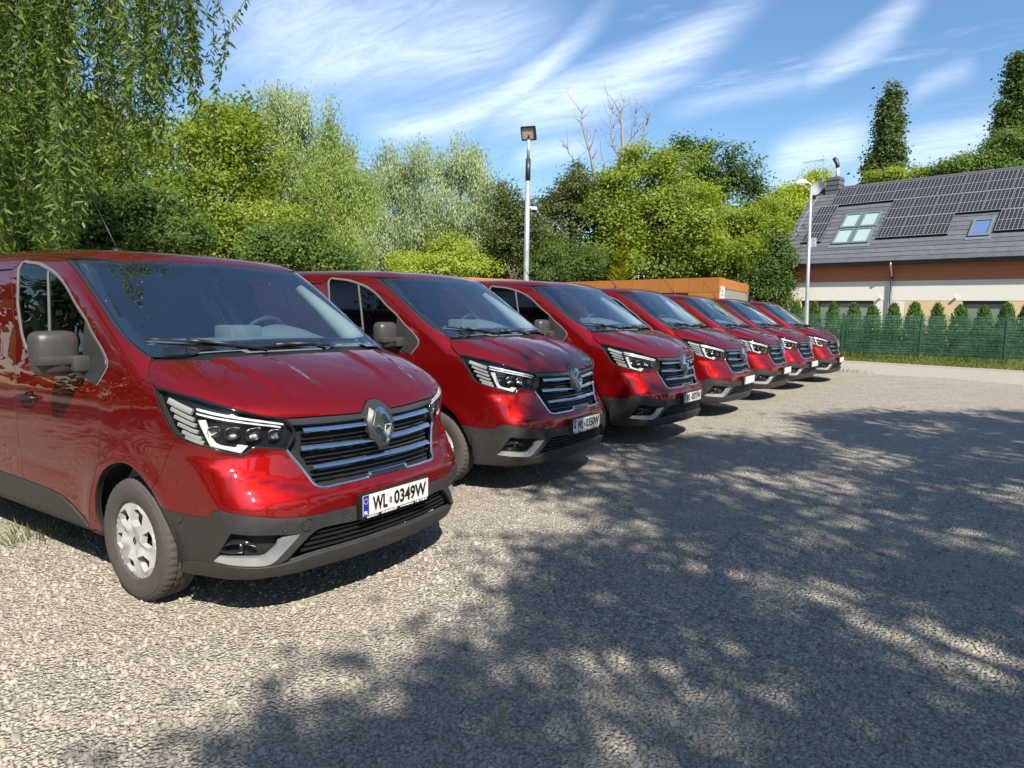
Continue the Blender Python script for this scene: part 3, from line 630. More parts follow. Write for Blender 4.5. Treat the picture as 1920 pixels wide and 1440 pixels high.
            MB().add(V, [(i*14+k, i*14+(k+1) % 14, (i+1)*14+(k+1) % 14, (i+1)*14+k) for i in range(4) for k in range(14)]).build('reflector', M['lampcup'], h, angle=20)
    # ---- glass
    gb = [(-.816, -.819, 1.305), (-.79, -.72, 1.32), (-.765, -.45, 1.32), (-.757, -.2, 1.32), (-.755, 0, 1.32)]
    gsl = c['glass'][:-1]+[(-.85, -.835, 1.322)]
    wt = rev(c['wtop'][1:])+[c['glass'][0]]
    wsegs = [[(-1.545, 0, 1.866)]+wt, gsl, [(-.85, -.835, 1.322), (-.80, -.72, 1.325), (-.77, -.45, 1.33), (-.76, -.2, 1.33), (-.757, 0, 1.33)]]
    ws = panel('windscreen', wsegs, 'obl', M['glass'], v, sp=.06, half=True, gap=.002, depth=0)
    # black printed border behind the glass
    ring = [[(-1.53, 0, 1.85), (-1.535, -.4, 1.845), (-1.56, -.60, 1.83), (-1.66, -.755, 1.81)], [(-1.66, -.755, 1.81), (-1.40, -.795, 1.64), (-1.1, -.815, 1.45), (-.96, -.80, 1.37)], [(-.96, -.80, 1.37), (-.885, -.6, 1.405), (-.87, -.3, 1.41), (-.865, 0, 1.41)]]
    half_o = outline(wsegs, 'obl', .03, True); 
    rg = outline(ring, 'obl', .03, True)
    panel_hole('windscreen_border', half_o, rg, 'obl', M['gloss_black'], ws, off=-.004)
    panel('windscreen_seal', [c['red'], c['red2'], [c['red2'][-1], gsl[-1]], rev(gsl), [gsl[0], c['red'][0]]], 'lat', M['wseal'], v, sp=.05, mirror=True, gap=.001, depth=.01, off=-.003)
    cowl = [[(-.640, 0, 1.312)]+rev(c['hrear'][:-1]), [c['hrear'][0], (-.86, -.84, 1.318)], [(-.86, -.84, 1.318), (-.82, -.72, 1.33), (-.79, -.45, 1.33), (-.775, 0, 1.335)]]
    panel('cowl', cowl, 'top', BLK, v, sp=.05, half=True, gap=-.01, depth=0, off=-.022)
    swin = [ft, c['frame_f'], c['sail'], sillw, rev(fr)]
    panel('side_window', swin, 'side', M['sideglass'], v, sp=.08, gap=.006, depth=0, off=-.006, mirror=True)
    ribbon('window_frame', [ft, c['frame_f'], c['sail'], sillw[:-1], [sillw[-1]]+rev(fr)], 'side', M['seal'], v, .022, .008, off=-.006, closed=True, mirror=True, ds=.025)
    ribbon('window_divider', [(-1.80, -.92, 1.262), (-1.88, -.88, 1.55), (-1.95, -.85, 1.79)], 'side', M['seal'], v, .020, .006, off=-.005, mirror=True)
    panel('mirror_base', [[(-1.405, -.89, 1.495)]+ft[-2:], c['frame_f'], c['sail'], [c['sail'][-1], (-1.30, -.936, 1.185), (-1.36, -.925, 1.22)], [(-1.36, -.925, 1.22), (-1.395, -.905, 1.36), (-1.405, -.89, 1.495)]], 'side', M['sail'], v, sp=.05, gap=.001, depth=.012, lip=0, off=.010, mirror=True)
    # mirrors
    for s in (1, -1):
        mb = MB(); V = []; Fc = []; nu, nv = 28, 14
        cx, cy, cz, hx, hy, hz = -1.395, -1.066*s, 1.325, .088, .114, .120
        for i in range(nv+1):
            ph = math.pi*i/nv-math.pi/2
            for j in range(nu):
                th = 2*math.pi*j/nu; pw = lambda a, e: math.copysign(abs(a)**e, a)
                x = pw(math.cos(ph), .55)*pw(math.cos(th), .6); y = pw(math.cos(ph), .42)*pw(math.sin(th), .42); z = pw(math.sin(ph), .46)
                x = x if x > 0 else x*.35
                V.append((cx+hx*x-.02*abs(y), cy+hy*y*(1+.06*z), cz+hz*z))
        for i in range(nv):
            for j in range(nu): Fc.append((i*nu+j, i*nu+(j+1) % nu, (i+1)*nu+(j+1) % nu, (i+1)*nu+j))
        mh = MB().add(V, Fc).build('mirror', M['mirror_plastic'], v, smooth=True)
        MB().box((-1.438, cy-.085, cz-.10), (-1.43, cy+.085, cz+.10), bev=.003).build('mirror_glass', M['chrome'], mh)
        MB().box((-1.385, cy-.112, cz-.062), (-1.302, cy+.114, cz-.012), bev=.016).build('mirror_band', M['mirror_plastic'], mh, angle=40)
        MB().box((-1.37, min(-.93*s, -1.02*s), cz-.10), (-1.285, max(-.93*s, -1.02*s), cz-.014), bev=.018).build('mirror_arm', M['mirror_plastic'], mh, angle=40)
    # door handles and locks
    for s in (1, -1):
        pp = to3d('side', [(x, 1.026) for x in (-2.09, -2.06, -2.0, -1.92, -1.89)]); nn = grad(pp)
        mb = MB(); P = pp+nn*np.array([[.0], [.03], [.036], [.03], [.0]]); P[:, 1] *= s; mb.tube(P, [.010, .014, .015, .014, .010], 8); mb.build('door_handle', M['black'], v, smooth=True)
        pp = to3d('side', [(-1.99, 1.02)]); V = []; nn = grad(pp)[0]
        for rr, hh in ((.062, .002), (.055, .0015), (.0005, -.018)):
            for k in range(16): V.append((pp[0]+nn*hh+[rr*math.cos(k*math.pi/8), 0, rr*.75*math.sin(k*math.pi/8)])*[1, s, 1])
        MB().add(V, [(i*16+k, i*16+(k+1) % 16, (i+1)*16+(k+1) % 16, (i+1)*16+k) for i in range(2) for k in range(16)]).build('handle_cup', M['gloss_black'], v, smooth=True)
    # grey sill mouldings
    panel('sill_moulding', [sill_top[1:], [(-2.21, -.946, .487), (-3.52, -.945, .487)], [(-3.52, -.945, .487), (-3.52, -.93, .335)], [(-3.52, -.93, .335), (-1.40, -.93, .325)]], 'side', G, v, sp=.07, mirror=True, off=.010, depth=.04, lip=0)
    panel('lower_sill', [[(-1.28, -.92, .325), (-3.6, -.92, .33)], [(-3.6, -.92, .33), (-3.6, -.9, .26)], [(-3.6, -.9, .26), (-1.30, -.9, .27)]], 'side', M['black'], v, sp=.09, mirror=True, off=-.03, depth=0)
    # underbody, wheel housings
    MB().box((-4.9, -.72, .24), (-1.45, .72, .46)).box((-1.45, -.50, .24), (-.30, .50, .50)).box((-.42, -.60, .3), (-.26, .60, .95)).build('underbody', M['dark'], v)
    for cxw, rr in ((-.938, .424), (-4.036, .402)):
        for s in (1, -1):
            V = []; Fc = []; n = 18
            for yy in (.925, .70, .52):
                for k in range(n+1):
                    a = R(-4)+R(188)*k/n; V.append((cxw+rr*math.cos(a), yy*s, .335+rr*math.sin(a)))
            m1 = n+1; Fc = [(i*m1+k, i*m1+k+1, (i+1)*m1+k+1, (i+1)*m1+k) for i in range(2) for k in range(n)]+[tuple(2*m1+k for k in range(m1))]
            MB().add(V, Fc).build('wheel_housing', M['dark'], v, smooth=True)
    # wheels
    for cxw in (-.938, -4.036):
        for s in (1, -1):
            build_wheel(v, cxw, s)
    # cabin
    prof = [(-.90, 1.20), (-.985, 1.365), (-1.15, 1.392), (-1.40, 1.385), (-1.52, 1.33), (-1.54, 1.15), (-1.44, .85), (-1.42, .45), (-.90, .45)]
    V = [(x, y, z-(.045 if abs(y) > .7 else 0)) for y in (-.77, -.5, 0, .5, .77) for x, z in prof]; n = len(prof)
    MB().add(V, [(i*n+k, i*n+(k+1) % n, (i+1)*n+(k+1) % n, (i+1)*n+k) for i in range(4) for k in range(n)]+[tuple(range(n)), tuple(4*n+k for k in range(n))]).build('dashboard', M['dash'], v, angle=40)
    dsh = [o for o in v.children if o.name.startswith('dashboard')][0]
    MB().box((-1.46, -.08, 1.36), (-1.27, .16, 1.465), bev=.02).build('screen_hood', M['dash'], dsh, angle=40)
    V = [(x, .41+hw*math.cos(t), 1.362+hh*math.sin(t)) for x, hw, hh in ((-1.52, .20, .085), (-1.44, .215, .105), (-1.30, .205, .085), (-1.12, .18, .035)) for t in np.linspace(0, math.pi, 13)]
    MB().add(V, [(i*13+k, i*13+k+1, (i+1)*13+k+1, (i+1)*13+k) for i in range(3) for k in range(12)]+[tuple(range(13)), tuple(39+k for k in range(13))]).build('instrument_binnacle', M['dash'], dsh, angle=40)
    w = MB(); ring = [(-1.60+.085*math.sin(a)*.9, .40+.19*math.cos(a), 1.335+.175*math.sin(a)) for a in np.linspace(0, 2*math.pi, 29)]
    w.tube(ring, .017, 8, False); w.tube([(-1.60, .22, 1.335), (-1.59, .40, 1.33), (-1.60, .58, 1.335)], [.015, .04, .015], 8); w.build('steering_wheel', M['interior'], v, smooth=True)
    for yc, hw in ((.42, .25), (-.28, .48)):
        st = MB().box((-2.22, yc-hw, .62), (-1.72, yc+hw, .84), bev=.05); 
        Mx = Matrix.Translation((-2.16, 0, .80)) @ Matrix.Rotation(R(-12), 4, 'Y')
        st.box((-.07, yc-hw+.02, .0), (.07, yc+hw-.02, .62), Mx, bev=.05); st.box((-1.98, yc-hw+.05, .45), (-1.8, yc+hw-.05, .63))
        st = st.build('seat', M['seat'], v, angle=50)
        for yh in ([yc] if hw < .3 else [yc-.23, yc+.23]):
            MB().box((-2.37, yh-.12, 1.45), (-2.25, yh+.12, 1.66), bev=.04).build('headrest', M['seat'], st, angle=50)
    MB().box((-2.50, -.80, .46), (-2.46, .80, 1.84)).build('bulkhead', M['interior'], v)
    for s in (-1,):   # pale pillar lining on the driver's side
        pp = to3d('obl', to2d('obl', [(-1.58, -.80*s, 1.76), (-1.35, -.815*s, 1.61), (-1.1, -.825*s, 1.45), (-.99, -.80*s, 1.38)])); nn = grad(pp); mb = MB()
        P = pp-nn*.075; P[:, 1] -= np.sign(P[:, 1])*.02
        mb.tube(P, [.035, .05, .07, .07], 10); mb.build('pillar_lining', M['trim'], v, smooth=True)
    # wipers
    for (a, b_, m_) in (((-.955, -.80), (-.80, -.30), (-.745, -.20)), ((-.80, -.36), (-.775, .30), (-.72, .22))):
        n = 9; xs = np.linspace(a[0], b_[0], n); ys = np.linspace(a[1], b_[1], n)
        P = to3d('top', np.stack([xs, ys], -1)); N = grad(P)
        wp = MB().tube(P+N*.012, .0075, 6).build('wiper', M['black'], v, smooth=True)
        k = n//2; MB().tube([P[k]+N[k]*.024, (P[k]+P[-1])/2+N[k]*.03+[.03, .0, -.005], np.array([*m_, 0])+[0, 0, to3d('top', [m_])[0][2]+.004]], [.011, .009, .012], 6).build('wiper_arm', M['black'], wp, smooth=True)
        MB().tube([P[k-1]+N[k]*.02, P[k+1]+N[k]*.022], .014, 6).build('wiper_clip', M['black'], wp, smooth=True)
    # aerial
    p = to3d('top', [(-2.02, -.40)])[0]
    an = MB().lathe([(.036, -.004), (.032, .008), (.016, .018), (.001, .021)], 14, 'z', tuple(p)).build('aerial_base', M['black'], v, smooth=True)
    MB().tube([p+[0, 0, .02], p+[-.16, 0, .21], p+[-.30, 0, .37]], [.006, .004, .002], 6).build('aerial_rod', M['black'], an, smooth=True)
    # washer jets on the bonnet
    return v
def panel_hole(name, outer, inner, pr, mt, parent, off=0., sp=.06):
    if area2(outer) < 0: outer = outer[::-1]
    if area2(inner) > 0: inner = inner[::-1]
    outer = inset(outer, .004)
    n0, n1 = len(outer), len(inner); V2 = np.vstack([outer, inner]); E = [(i, (i+1) % n0) for i in range(n0)]+[(n0+i, n0+(i+1) % n1) for i in range(n1)]
    vo, eo, fo, *_ = delaunay_2d_cdt([Vector(x) for x in V2], E, [], 1, 1e-5); V2 = np.array([tuple(x) for x in vo]); tri = np.array([f for f in fo if len(f) == 3])
    tri = tri[~inside(inner, V2[tri].mean(1))]
    P = to3d(pr, V2); N = grad(P); c = np.cross(P[tri[:, 1]]-P[tri[:, 0]], P[tri[:, 2]]-P[tri[:, 0]]); fl = np.einsum('ij,ij->i', c, N[tri[:, 0]]) < 0; tri[fl] = tri[fl][:, ::-1]
    return mesh_obj(name, P+N*off, [tuple(t) for t in tri], mt, parent, True, N)
WHEEL = {}
def build_wheel(v, cxw, s):
    if s in WHEEL:
        w = copy_tree(WHEEL[s], v); w.location = (cxw, 0, .335); return
    R0 = .336; yo, yi = -.93, -.725; n = 144; V = []; prof = []
    prof = [(.205, yo+.028), (.215, yo+.012), (.235, yo+.006), (.262, yo+.0), (.285, yo+.0005), (.302, yo+.004), (.3035, yo+.007), (.318, yo+.012), (.3285, yo+.022), (.334, yo+.036), (R0, yo+.052), (R0, yo+.062), (R0-.008, yo+.064), (R0-.008, yo+.071), (R0, yo+.073), (R0, yo+.10), (R0-.008, yo+.102), (R0-.008, yo+.109), (R0, yo+.111), (R0, yi-.06), (R0-.008, yi-.058), (R0-.008, yi-.051), (R0, yi-.049), (.334, yi-.03), (.318, yi-.012), (.27, yi), (.205, yi-.02)]
    for i, (r, h) in enumerate(prof):
        for k in range(n):
            a = 2*math.pi*k/n; rr = r
            if 7 <= i <= 11 and k % 3 == 0: rr = r-.0055
            if 14 <= i <= 15 and (k+1) % 4 == 0: rr = r-.004
            V.append((rr*math.cos(a), h*(1 if s == 1 else -1), rr*math.sin(a)))
    m = len(prof); Fc = [(i*n+k, i*n+(k+1) % n, (i+1)*n+(k+1) % n, (i+1)*n+k) for i in range(m-1) for k in range(n)]
    w = MB().add(V, Fc).build('wheel', M['tyre'], v, angle=35); w.location = (cxw, 0, .335)
    # hubcap: six windows between the spokes
    out = np.array([(.211*math.cos(a), .211*math.sin(a)) for a in np.linspace(0, 2*math.pi, 73)[:-1]]); holes = []
    for q in range(6):
        a0 = R(12+60*q); pts = [(.098, -.17), (.125, -.36), (.180, -.235), (.187, .07), (.165, .29), (.112, .26)]
        holes.append(np.array([(r*math.cos(a0+t), r*math.sin(a0+t)) for r, t in pts]))
    V2 = [tuple(p) for p in out]; E = [(i, (i+1) % 72) for i in range(72)]; b = 72
    for h in holes: V2 += [tuple(p) for p in h]; E += [(b+i, b+(i+1) % 6) for i in range(6)]; b += 6
    for rr in (.035, .05, .062, .078, .10, .13, .16, .19, .197, .204):
        for k in range(36):
            p = np.array([(rr*math.cos(k*math.pi/18), rr*math.sin(k*math.pi/18))])
            if not any(inside(h, p)[0] or np.min(np.linalg.norm(h-p, axis=1)) < .009 for h in holes): V2.append(tuple(p[0]))
    vo, eo, fo, *_ = delaunay_2d_cdt([Vector(p) for p in V2], E, [], 1, 1e-6); V2 = np.array([tuple(p) for p in vo]); tri = np.array([f for f in fo if len(f) == 3])
    ok = np.ones(len(tri), bool); cen = V2[tri].mean(1)
    for h in holes: ok &= ~inside(h, cen)
    tri = tri[ok]; rad = np.hypot(*V2.T); ang = np.arctan2(V2[:, 1], V2[:, 0])
    dome = np.interp(rad, [0, .04, .06, .10, .15, .195, .211], [.006, .004, -.006, -.010, -.004, .004, .012])
    dome -= .013*np.cos(6*(ang-R(12)))*np.interp(rad, [.05, .09, .17, .2], [0, 1, 1, 0]); dome += .006*np.interp(rad, [.188, .196, .204], [0, 1, 0])
    yb = yo+.014; V = [(x, (yb+d)*s, z) for (x, z), d in zip(V2, dome)]; N0 = len(V)
    cnt = {}
    for t in tri:
        for i in range(3): cnt[(t[i], t[(i+1) % 3])] = 1
    bd = [e for e in cnt if (e[1], e[0]) not in cnt]; V += [(x, y+.03*s, z) for x, y, z in V]
    Fc = [tuple(t) for t in tri]+[(a, b2, b2+N0, a+N0) for a, b2 in bd]
    MB().add(V, Fc).build('hubcap', M['rim'], w, angle=28)
    MB().lathe([(.215, (yo+.020)*s), (.20, (yo+.03)*s), (.19, (yo+.07)*s), (.09, (yo+.075)*s), (.07, (yo+.05)*s), (.0005, (yo+.05)*s)], 40).build('rim', M['black'], w, smooth=True)
    lz = [(0, .024), (.0175, 0), (0, -.024), (-.0175, 0)]; li = [(0, .010), (.006, 0), (0, -.010), (-.006, 0)]
    V = [(x, (yb-.0005+.0*0)*s, z) for x, z in lz]+[(x*.62, (yb-.004)*s, z*.62) for x, z in lz]+[(x, (yb-.001)*s, z) for x, z in li]
    MB().add(V, [(i*4+k, i*4+(k+1) % 4, (i+1)*4+(k+1) % 4, (i+1)*4+k) for i in range(2) for k in range(4)]).build('hub_badge', M['gloss_black'], w)
    WHEEL[s] = w
def number_plate(v, txt):
    x = .108; zc = .546
    p = MB().box((.066, -.268, zc-.070), (x-.004, .268, zc+.066), bev=.004).build('number_plate', M['black'], v, angle=40)
    MB().box((x-.004, -.26, zc-.052), (x, .26, zc+.060), bev=.001).build('plate_face', M['plate'], p)
    MB().box((x, -.259, zc-.051), (x+.0006, -.218, zc+.059)).build('blue_band', M['plateblue'], p)
    rot = Matrix(((0, 0, 1, 0), (1, 0, 0, 0), (0, 1, 0, 0), (0, 0, 0, 1)))
    T = lambda y, z: Matrix.Translation((x+.0012, y, z)) @ rot
    st = MB()
    for k in range(12): st.box((x+.0006, -.2385+.014*math.cos(k*math.pi/6)-.0018, zc+.028+.014*math.sin(k*math.pi/6)-.0018), (x+.0012, -.2385+.014*math.cos(k*math.pi/6)+.0018, zc+.028+.014*math.sin(k*math.pi/6)+.0018))
    st.build('star_ring', M['yellow'], p)
    text_mesh('country_letters', 'PL', .020, .026, M['platewhite'], p, T(-.2385, zc-.034), bold=.03)
    if txt:
        text_mesh('plate_lettering', txt[0], .079, .112, M['plateink'], p, T(-.135, zc+.004), bold=.03)
        MB().box((x+.0004, -.063, zc-.018), (x+.0012, -.043, zc+.016)).build('plate_seal', M['seal'], p)
        text_mesh('plate_lettering', txt[1], .079, .268, M['plateink'], p, T(.107, zc+.004), bold=.03)
        if len(txt) > 2:
            for wd, yc, w_ in txt[2]: text_mesh('frame_lettering', wd, .011, w_, M['platewhite'], p, Matrix.Translation((x-.0035, yc, zc-.061)) @ rot, bold=.02)
    return p
# ------------------------------------------------------------ ground, road, verge
def gravel_mat():
    m = bpy.data.materials.new('crushed_stone'); m.use_nodes = True; T = NT(m.node_tree); b = T.n['Principled BSDF']; b.inputs['Roughness'].default_value = .9; b.inputs['Specular IOR Level'].default_value = .25
    tc = T.node('ShaderNodeTexCoord').outputs['Object']
    vo = T.node('ShaderNodeTexVoronoi'); T.set(vo, 'Scale', 58.); T.set(vo, 'Randomness', 1.); T.l.new(tc, vo.inputs['Vector'])
    v2 = T.node('ShaderNodeTexVoronoi'); T.set(v2, 'Scale', 95.); T.l.new(tc, v2.inputs['Vector'])
    sep = T.node('ShaderNodeSeparateColor'); T.l.new(vo.outputs['Color'], sep.inputs[0])
    stone = T.ramp(sep.outputs[0], [(0, (.23, .205, .17)), (.35, (.39, .35, .29)), (.75, (.52, .47, .39)), (1, (.68, .63, .54))])
    big = T.noise(tc, .35, 5, .6); mid = T.noise(tc, 1.7, 5, .62)
    fines = T.ramp(mid, [(.3, (.35, .30, .235)), (.7, (.51, .45, .36))])
    col = T.mix(T.mapr(T.math('ADD', T.math('MULTIPLY', big, .6), T.math('MULTIPLY', mid, .4)), .40, .60, .05, .75), stone, fines)
    gap_shade = T.mapr(vo.outputs['Distance'], .45, .75); col = T.mix(T.math('MULTIPLY', gap_shade, .6), col, (.20, .17, .135, 1))  # shade between the stones painted into the colour
    T.l.new(col, b.inputs['Base Color'])
    h = T.math('ADD', T.math('MULTIPLY', vo.outputs['Distance'], -1.), T.math('MULTIPLY', v2.outputs['Distance'], -.4))
    h = T.math('ADD', h, T.math('MULTIPLY', sep.outputs[1], .5))
    bn = T.node('ShaderNodeBump'); bn.inputs['Strength'].default_value = 1.; bn.inputs['Distance'].default_value = .020; T.l.new(h, bn.inputs['Height'])
    b2 = T.node('ShaderNodeBump'); b2.inputs['Strength'].default_value = .6; b2.inputs['Distance'].default_value = .12; T.l.new(T.noise(tc, 2.2, 4, .6), b2.inputs['Height']); T.l.new(bn.outputs[0], b2.inputs['Normal'])
    T.l.new(b2.outputs[0], b.inputs['Normal']); return m
def stone_mat():
    m = bpy.data.materials.new('loose_stone'); m.use_nodes = True; T = NT(m.node_tree); b = T.n['Principled BSDF']; b.inputs['Roughness'].default_value = .88; b.inputs['Specular IOR Level'].default_value = .3
    g = T.node('ShaderNodeNewGeometry'); tc = T.node('ShaderNodeTexCoord').outputs['Object']
    c = T.ramp(g.outputs['Random Per Island'], [(0, (.15, .14, .122)), (.15, (.27, .247, .21)), (.5, (.355, .325, .275)), (.85, (.41, .378, .325)), (.97, (.46, .43, .375)), (1, (.32, .23, .15))])
    big = T.noise(tc, .5, 4, .6); c = T.mix(T.mapr(big, .35, .7, 0, .35), c, (.38, .33, .26, 1))
    T.l.new(T.mix(T.mapr(T.noise(tc, 90, 4, .6), .35, .7, 0, .3), c, (.25, .22, .185, 1)), b.inputs['Base Color']); return m
M['gravel'] = gravel_mat(); M['stone'] = stone_mat()
M['earth'] = mat('dry_earth', (.22, .18, .12), .95, noise=(1.5, .35), bump=(20, .4))
M['lawn'] = mat('lawn_soil', (.06, .085, .025), .95, noise=(2.5, .4), bump=(30, .5))
M['asphalt'] = mat('pale_worn_asphalt', (.33, .29, .235), .92, noise=(5, .18), bump=(180, .4))
M['kerb'] = mat('kerb_concrete', (.42, .39, .34), .9, noise=(9, .2), bump=(60, .3))
E_ = np.array([.976296, -.21644]); N_ = np.array([.21644, .976296])   # the street's grain: along and away
HO = np.array([-6.2886, 34.8572])                                      # house corner under the eave
def st(s, n): return HO+E_*s+N_*n
def sheet(name, pts, z, mt, kind='structure', sub=None):
    o = mesh_obj(name, [(p[0], p[1], z) for p in pts], [tuple(range(len(pts)))], mt); tag(o, kind=kind); return o
def build_ground():
    sheet('ground', [(-300, -300), (300, -300), (300, 300), (-300, 300)], -.06, M['lawn'])
    # the gravel lot follows the slight fall of the yard
    far_a, far_b = at(1580, 697, 19.7)[:2], at(1920, 718, 17.1)[:2]; d = (far_b-far_a)/np.linalg.norm(far_b-far_a)
    fn = np.array([-d[1], d[0]]); xs = np.linspace(-26, 32, 117); ts = np.linspace(-22, 0, 60); V = []
    for t in ts:
        for x in xs:
            p = far_a+d*x+fn*t*1.45+fn*.25*math.sin(x*.9)+fn*.12*math.sin(x*2.7+1); zz = ground_z(p[1])+.012*math.sin(p[0]*.9)*math.sin(p[1]*.7)-.018
            V.append((p[0], p[1], zz+.012))
    n = len(xs); Fc = np.array([(i*n+k, i*n+k+1, (i+1)*n+k+1, (i+1)*n+k) for i in range(len(ts)-1) for k in range(n-1)])
    o = mesh_obj('gravel_lot', V, Fc, M['gravel'], smooth=True); tag(o, kind='structure')
    # road strip and the verge behind it
    ra, rb = far_a-d*26+fn*.0, far_a+d*32; wa = 5.0
    g0, g1 = at(1581.6, 676.8, 24.2)[:2], at(1920, 697.5, 20.7)[:2]; gd = (g1-g0)/np.linalg.norm(g1-g0)
    sheet('road', [far_a-d*26-fn*.6, far_a+d*32-fn*.6, g0+gd*32, g0-gd*26], -.034, M['asphalt'])
    kb = MB(); gn = np.array([-gd[1], gd[0]])
    a, b = g0-gd*22, g0+gd*28; q = [a, b, b+gn*.12, a+gn*.12]
    kb.add([(p[0], p[1], -.05) for p in q]+[(p[0], p[1], .03) for p in q], [(4,5,6,7), (0,1,5,4), (1,2,6,5), (2,3,7,6), (3,0,4,7)])
    tag(kb.build('kerb', M['kerb']), kind='structure')
    sheet('verge', [g0-gd*22+gn*.13, g0+gd*28+gn*.13, g0+gd*28+gn*9, g0-gd*22+gn*9], -.02, M['earth'])
    return g0, gd, gn
G0, GD, GN = build_ground()

def stones_mesh(name, P, size, seed, n_side=5):
    """angular crushed stones: squashed, jittered 5-sided bipyramids"""
    r = np.random.default_rng(seed); n = len(P); a = r.uniform(0, 6.283, n)[:, None]+np.arange(n_side)[None]*2*np.pi/n_side+r.uniform(-.4, .4, (n, n_side))
    rad = size[:, None]*r.uniform(.65, 1.25, (n, n_side)); asp = r.uniform(.6, 1., n)[:, None]; rot = r.uniform(0, 6.283, n)[:, None]
    x0, y0 = rad*np.cos(a), rad*np.sin(a)*asp; x = x0*np.cos(rot)-y0*np.sin(rot); y = x0*np.sin(rot)+y0*np.cos(rot)
    tl = r.normal(0, .25, (n, 2)); hz = size[:, None]*r.uniform(.15, .5, (n, n_side)); z = hz+x*tl[:, :1]+y*tl[:, 1:]
    k = .55; up = np.stack([x*k+size[:, None]*r.normal(0, .10, (n, 1)), y*k+size[:, None]*r.normal(0, .1, (n, 1)), z+size[:, None]*r.uniform(.12, .5, (n, n_side))], -1)
    md = np.stack([x, y, z], -1); lo = np.stack([x*.8, y*.8, -0.3*size[:, None]+0*z], -1)
    V = np.concatenate([lo, md, up], 1)+P[:, None, :]; m = 3*n_side; q = []
    for L in range(2):
        for i in range(n_side): j = (i+1) % n_side; q.append((L*n_side+i, L*n_side+j, (L+1)*n_side+j, (L+1)*n_side+i))
    tq = []
    for a_, b_, c_, d_ in q: tq += [(a_, b_, c_), (a_, c_, d_)]
    for i in range(1, n_side-1): tq.append((2*n_side, 2*n_side+i, 2*n_side+i+1))
    tq = np.array(tq); Fc = (tq[None]+(np.arange(n)*m)[:, None, None]).reshape(-1, 3)
    return mesh_obj(name, V.reshape(-1, 3), Fc, M['stone'])
def build_gravel():
    r = np.random.default_rng(3); P = []; S = []
    # density falls off with distance from where one stands
    for d0, d1, dens, s0, s1 in ((1.6, 3.0, 1800, .007, .014), (3.0, 4.6, 1000, .007, .014), (4.6, 7.0, 260, .007, .013), (7., 11., 25, .009, .015)):
        wd = d1*.80; n = int((d1-d0)*2*wd*dens); dep = r.uniform(d0, d1, n); lat = r.uniform(-wd, wd, n); k = np.abs(lat) < dep*.80; dep, lat = dep[k], lat[k]
        xy = CAM[:2]+dep[:, None]*FWH+lat[:, None]*RTH
        cl = np.sin(xy[:, 0]*2.1+1)*np.sin(xy[:, 1]*1.7)+np.sin(xy[:, 0]*5.3)*np.sin(xy[:, 1]*4.1+2)*.6; keep = r.uniform(0, 1, len(xy)) < .72+.28*np.clip(cl, -1, 1)
        fa = at(1580, 697, 19.7)[:2]; keep &= ((xy-fa) @ np.array([-GD[1], GD[0]]) < -.2)
        xy = xy[keep]; P.append(np.column_stack([xy, ground_z(xy[:, 1])+.012*np.sin(xy[:, 0]*.9)*np.sin(xy[:, 1]*.7)-.008]))
        S.append(np.exp(r.normal(math.log((s0*s1)**.5), .36, len(xy))).clip(s0*.6, s1*1.5))
    P = np.vstack(P); S = np.concatenate(S)
    o = stones_mesh('gravel', P, S, 5, 5); tag(o, kind='stuff')
build_gravel()

# ------------------------------------------------------------ foliage
def leaf_mat(name, c0, c1, trans=.5, rough=.5):
    m = bpy.data.materials.new(name); m.use_nodes = True; T = NT(m.node_tree); T.n.clear()
    g = T.node('ShaderNodeNewGeometry'); tc = T.node('ShaderNodeTexCoord').outputs['Object']
    f = T.math('ADD', T.math('MULTIPLY', g.outputs['Random Per Island'], .6), T.math('MULTIPLY', T.mapr(T.noise(tc, .55, 3), .3, .7), .4))
    col = T.ramp(f, [(0, c0), (.6, tuple((a+b)/2 for a, b in zip(c0, c1))), (1, c1)])
    p = T.node('ShaderNodeBsdfPrincipled'); T.l.new(col, p.inputs['Base Color']); p.inputs['Roughness'].default_value = rough; p.inputs['Specular IOR Level'].default_value = .35
    t = T.node('ShaderNodeBsdfTranslucent'); hs = T.node('ShaderNodeHueSaturation'); T.l.new(col, hs.inputs['Color']); hs.inputs['Hue'].default_value = .485; hs.inputs['Saturation'].default_value = 1.15; hs.inputs['Value'].default_value = 1.7
    T.l.new(hs.outputs[0], t.inputs[0]); mx = T.node('ShaderNodeMixShader'); mx.inputs[0].default_value = trans; T.l.new(p.outputs[0], mx.inputs[1]); T.l.new(t.outputs[0], mx.inputs[2])
    o = T.node('ShaderNodeOutputMaterial'); T.l.new(mx.outputs[0], o.inputs[0]); return m
LM = dict(maple=leaf_mat('maple_leaves', (0.144, 0.213, 0.032), (0.329, 0.393, 0.065)), dark=leaf_mat('dark_leaves', (.039, .083, .017), (.124, .193, .041), .4),
          mid=leaf_mat('mid_green_leaves', (0.073, 0.139, 0.033), (0.194, 0.271, 0.068)), silver=leaf_mat('silver_willow_leaves', (.190, .259, .112), (.449, .517, .294), .35),
          birch=leaf_mat('birch_leaves', (.173, .250, .051), (.380, .466, .146)), willow=leaf_mat('weeping_willow_leaves', (.048, .103, .017), (.207, .304, .062), .45, .4),
          bright=leaf_mat('bright_young_leaves', (0.233, 0.312, 0.039), (0.444, 0.508, 0.090)), olive=leaf_mat('olive_leaves', (.062, .090, .025), (.166, .193, .062), .35),
          gold=leaf_mat('golden_conifer', (.20, .23, .012), (.36, .37, .03), .4), thuja=leaf_mat('thuja_foliage', (.06, .12, .03), (.16, .26, .055), .35), poplar=leaf_mat('poplar_leaves', (.05, .09, .022), (.125, .175, .045), .35), grass=leaf_mat('grass_blades', (.07, .11, .018), (.24, .26, .06), .4))
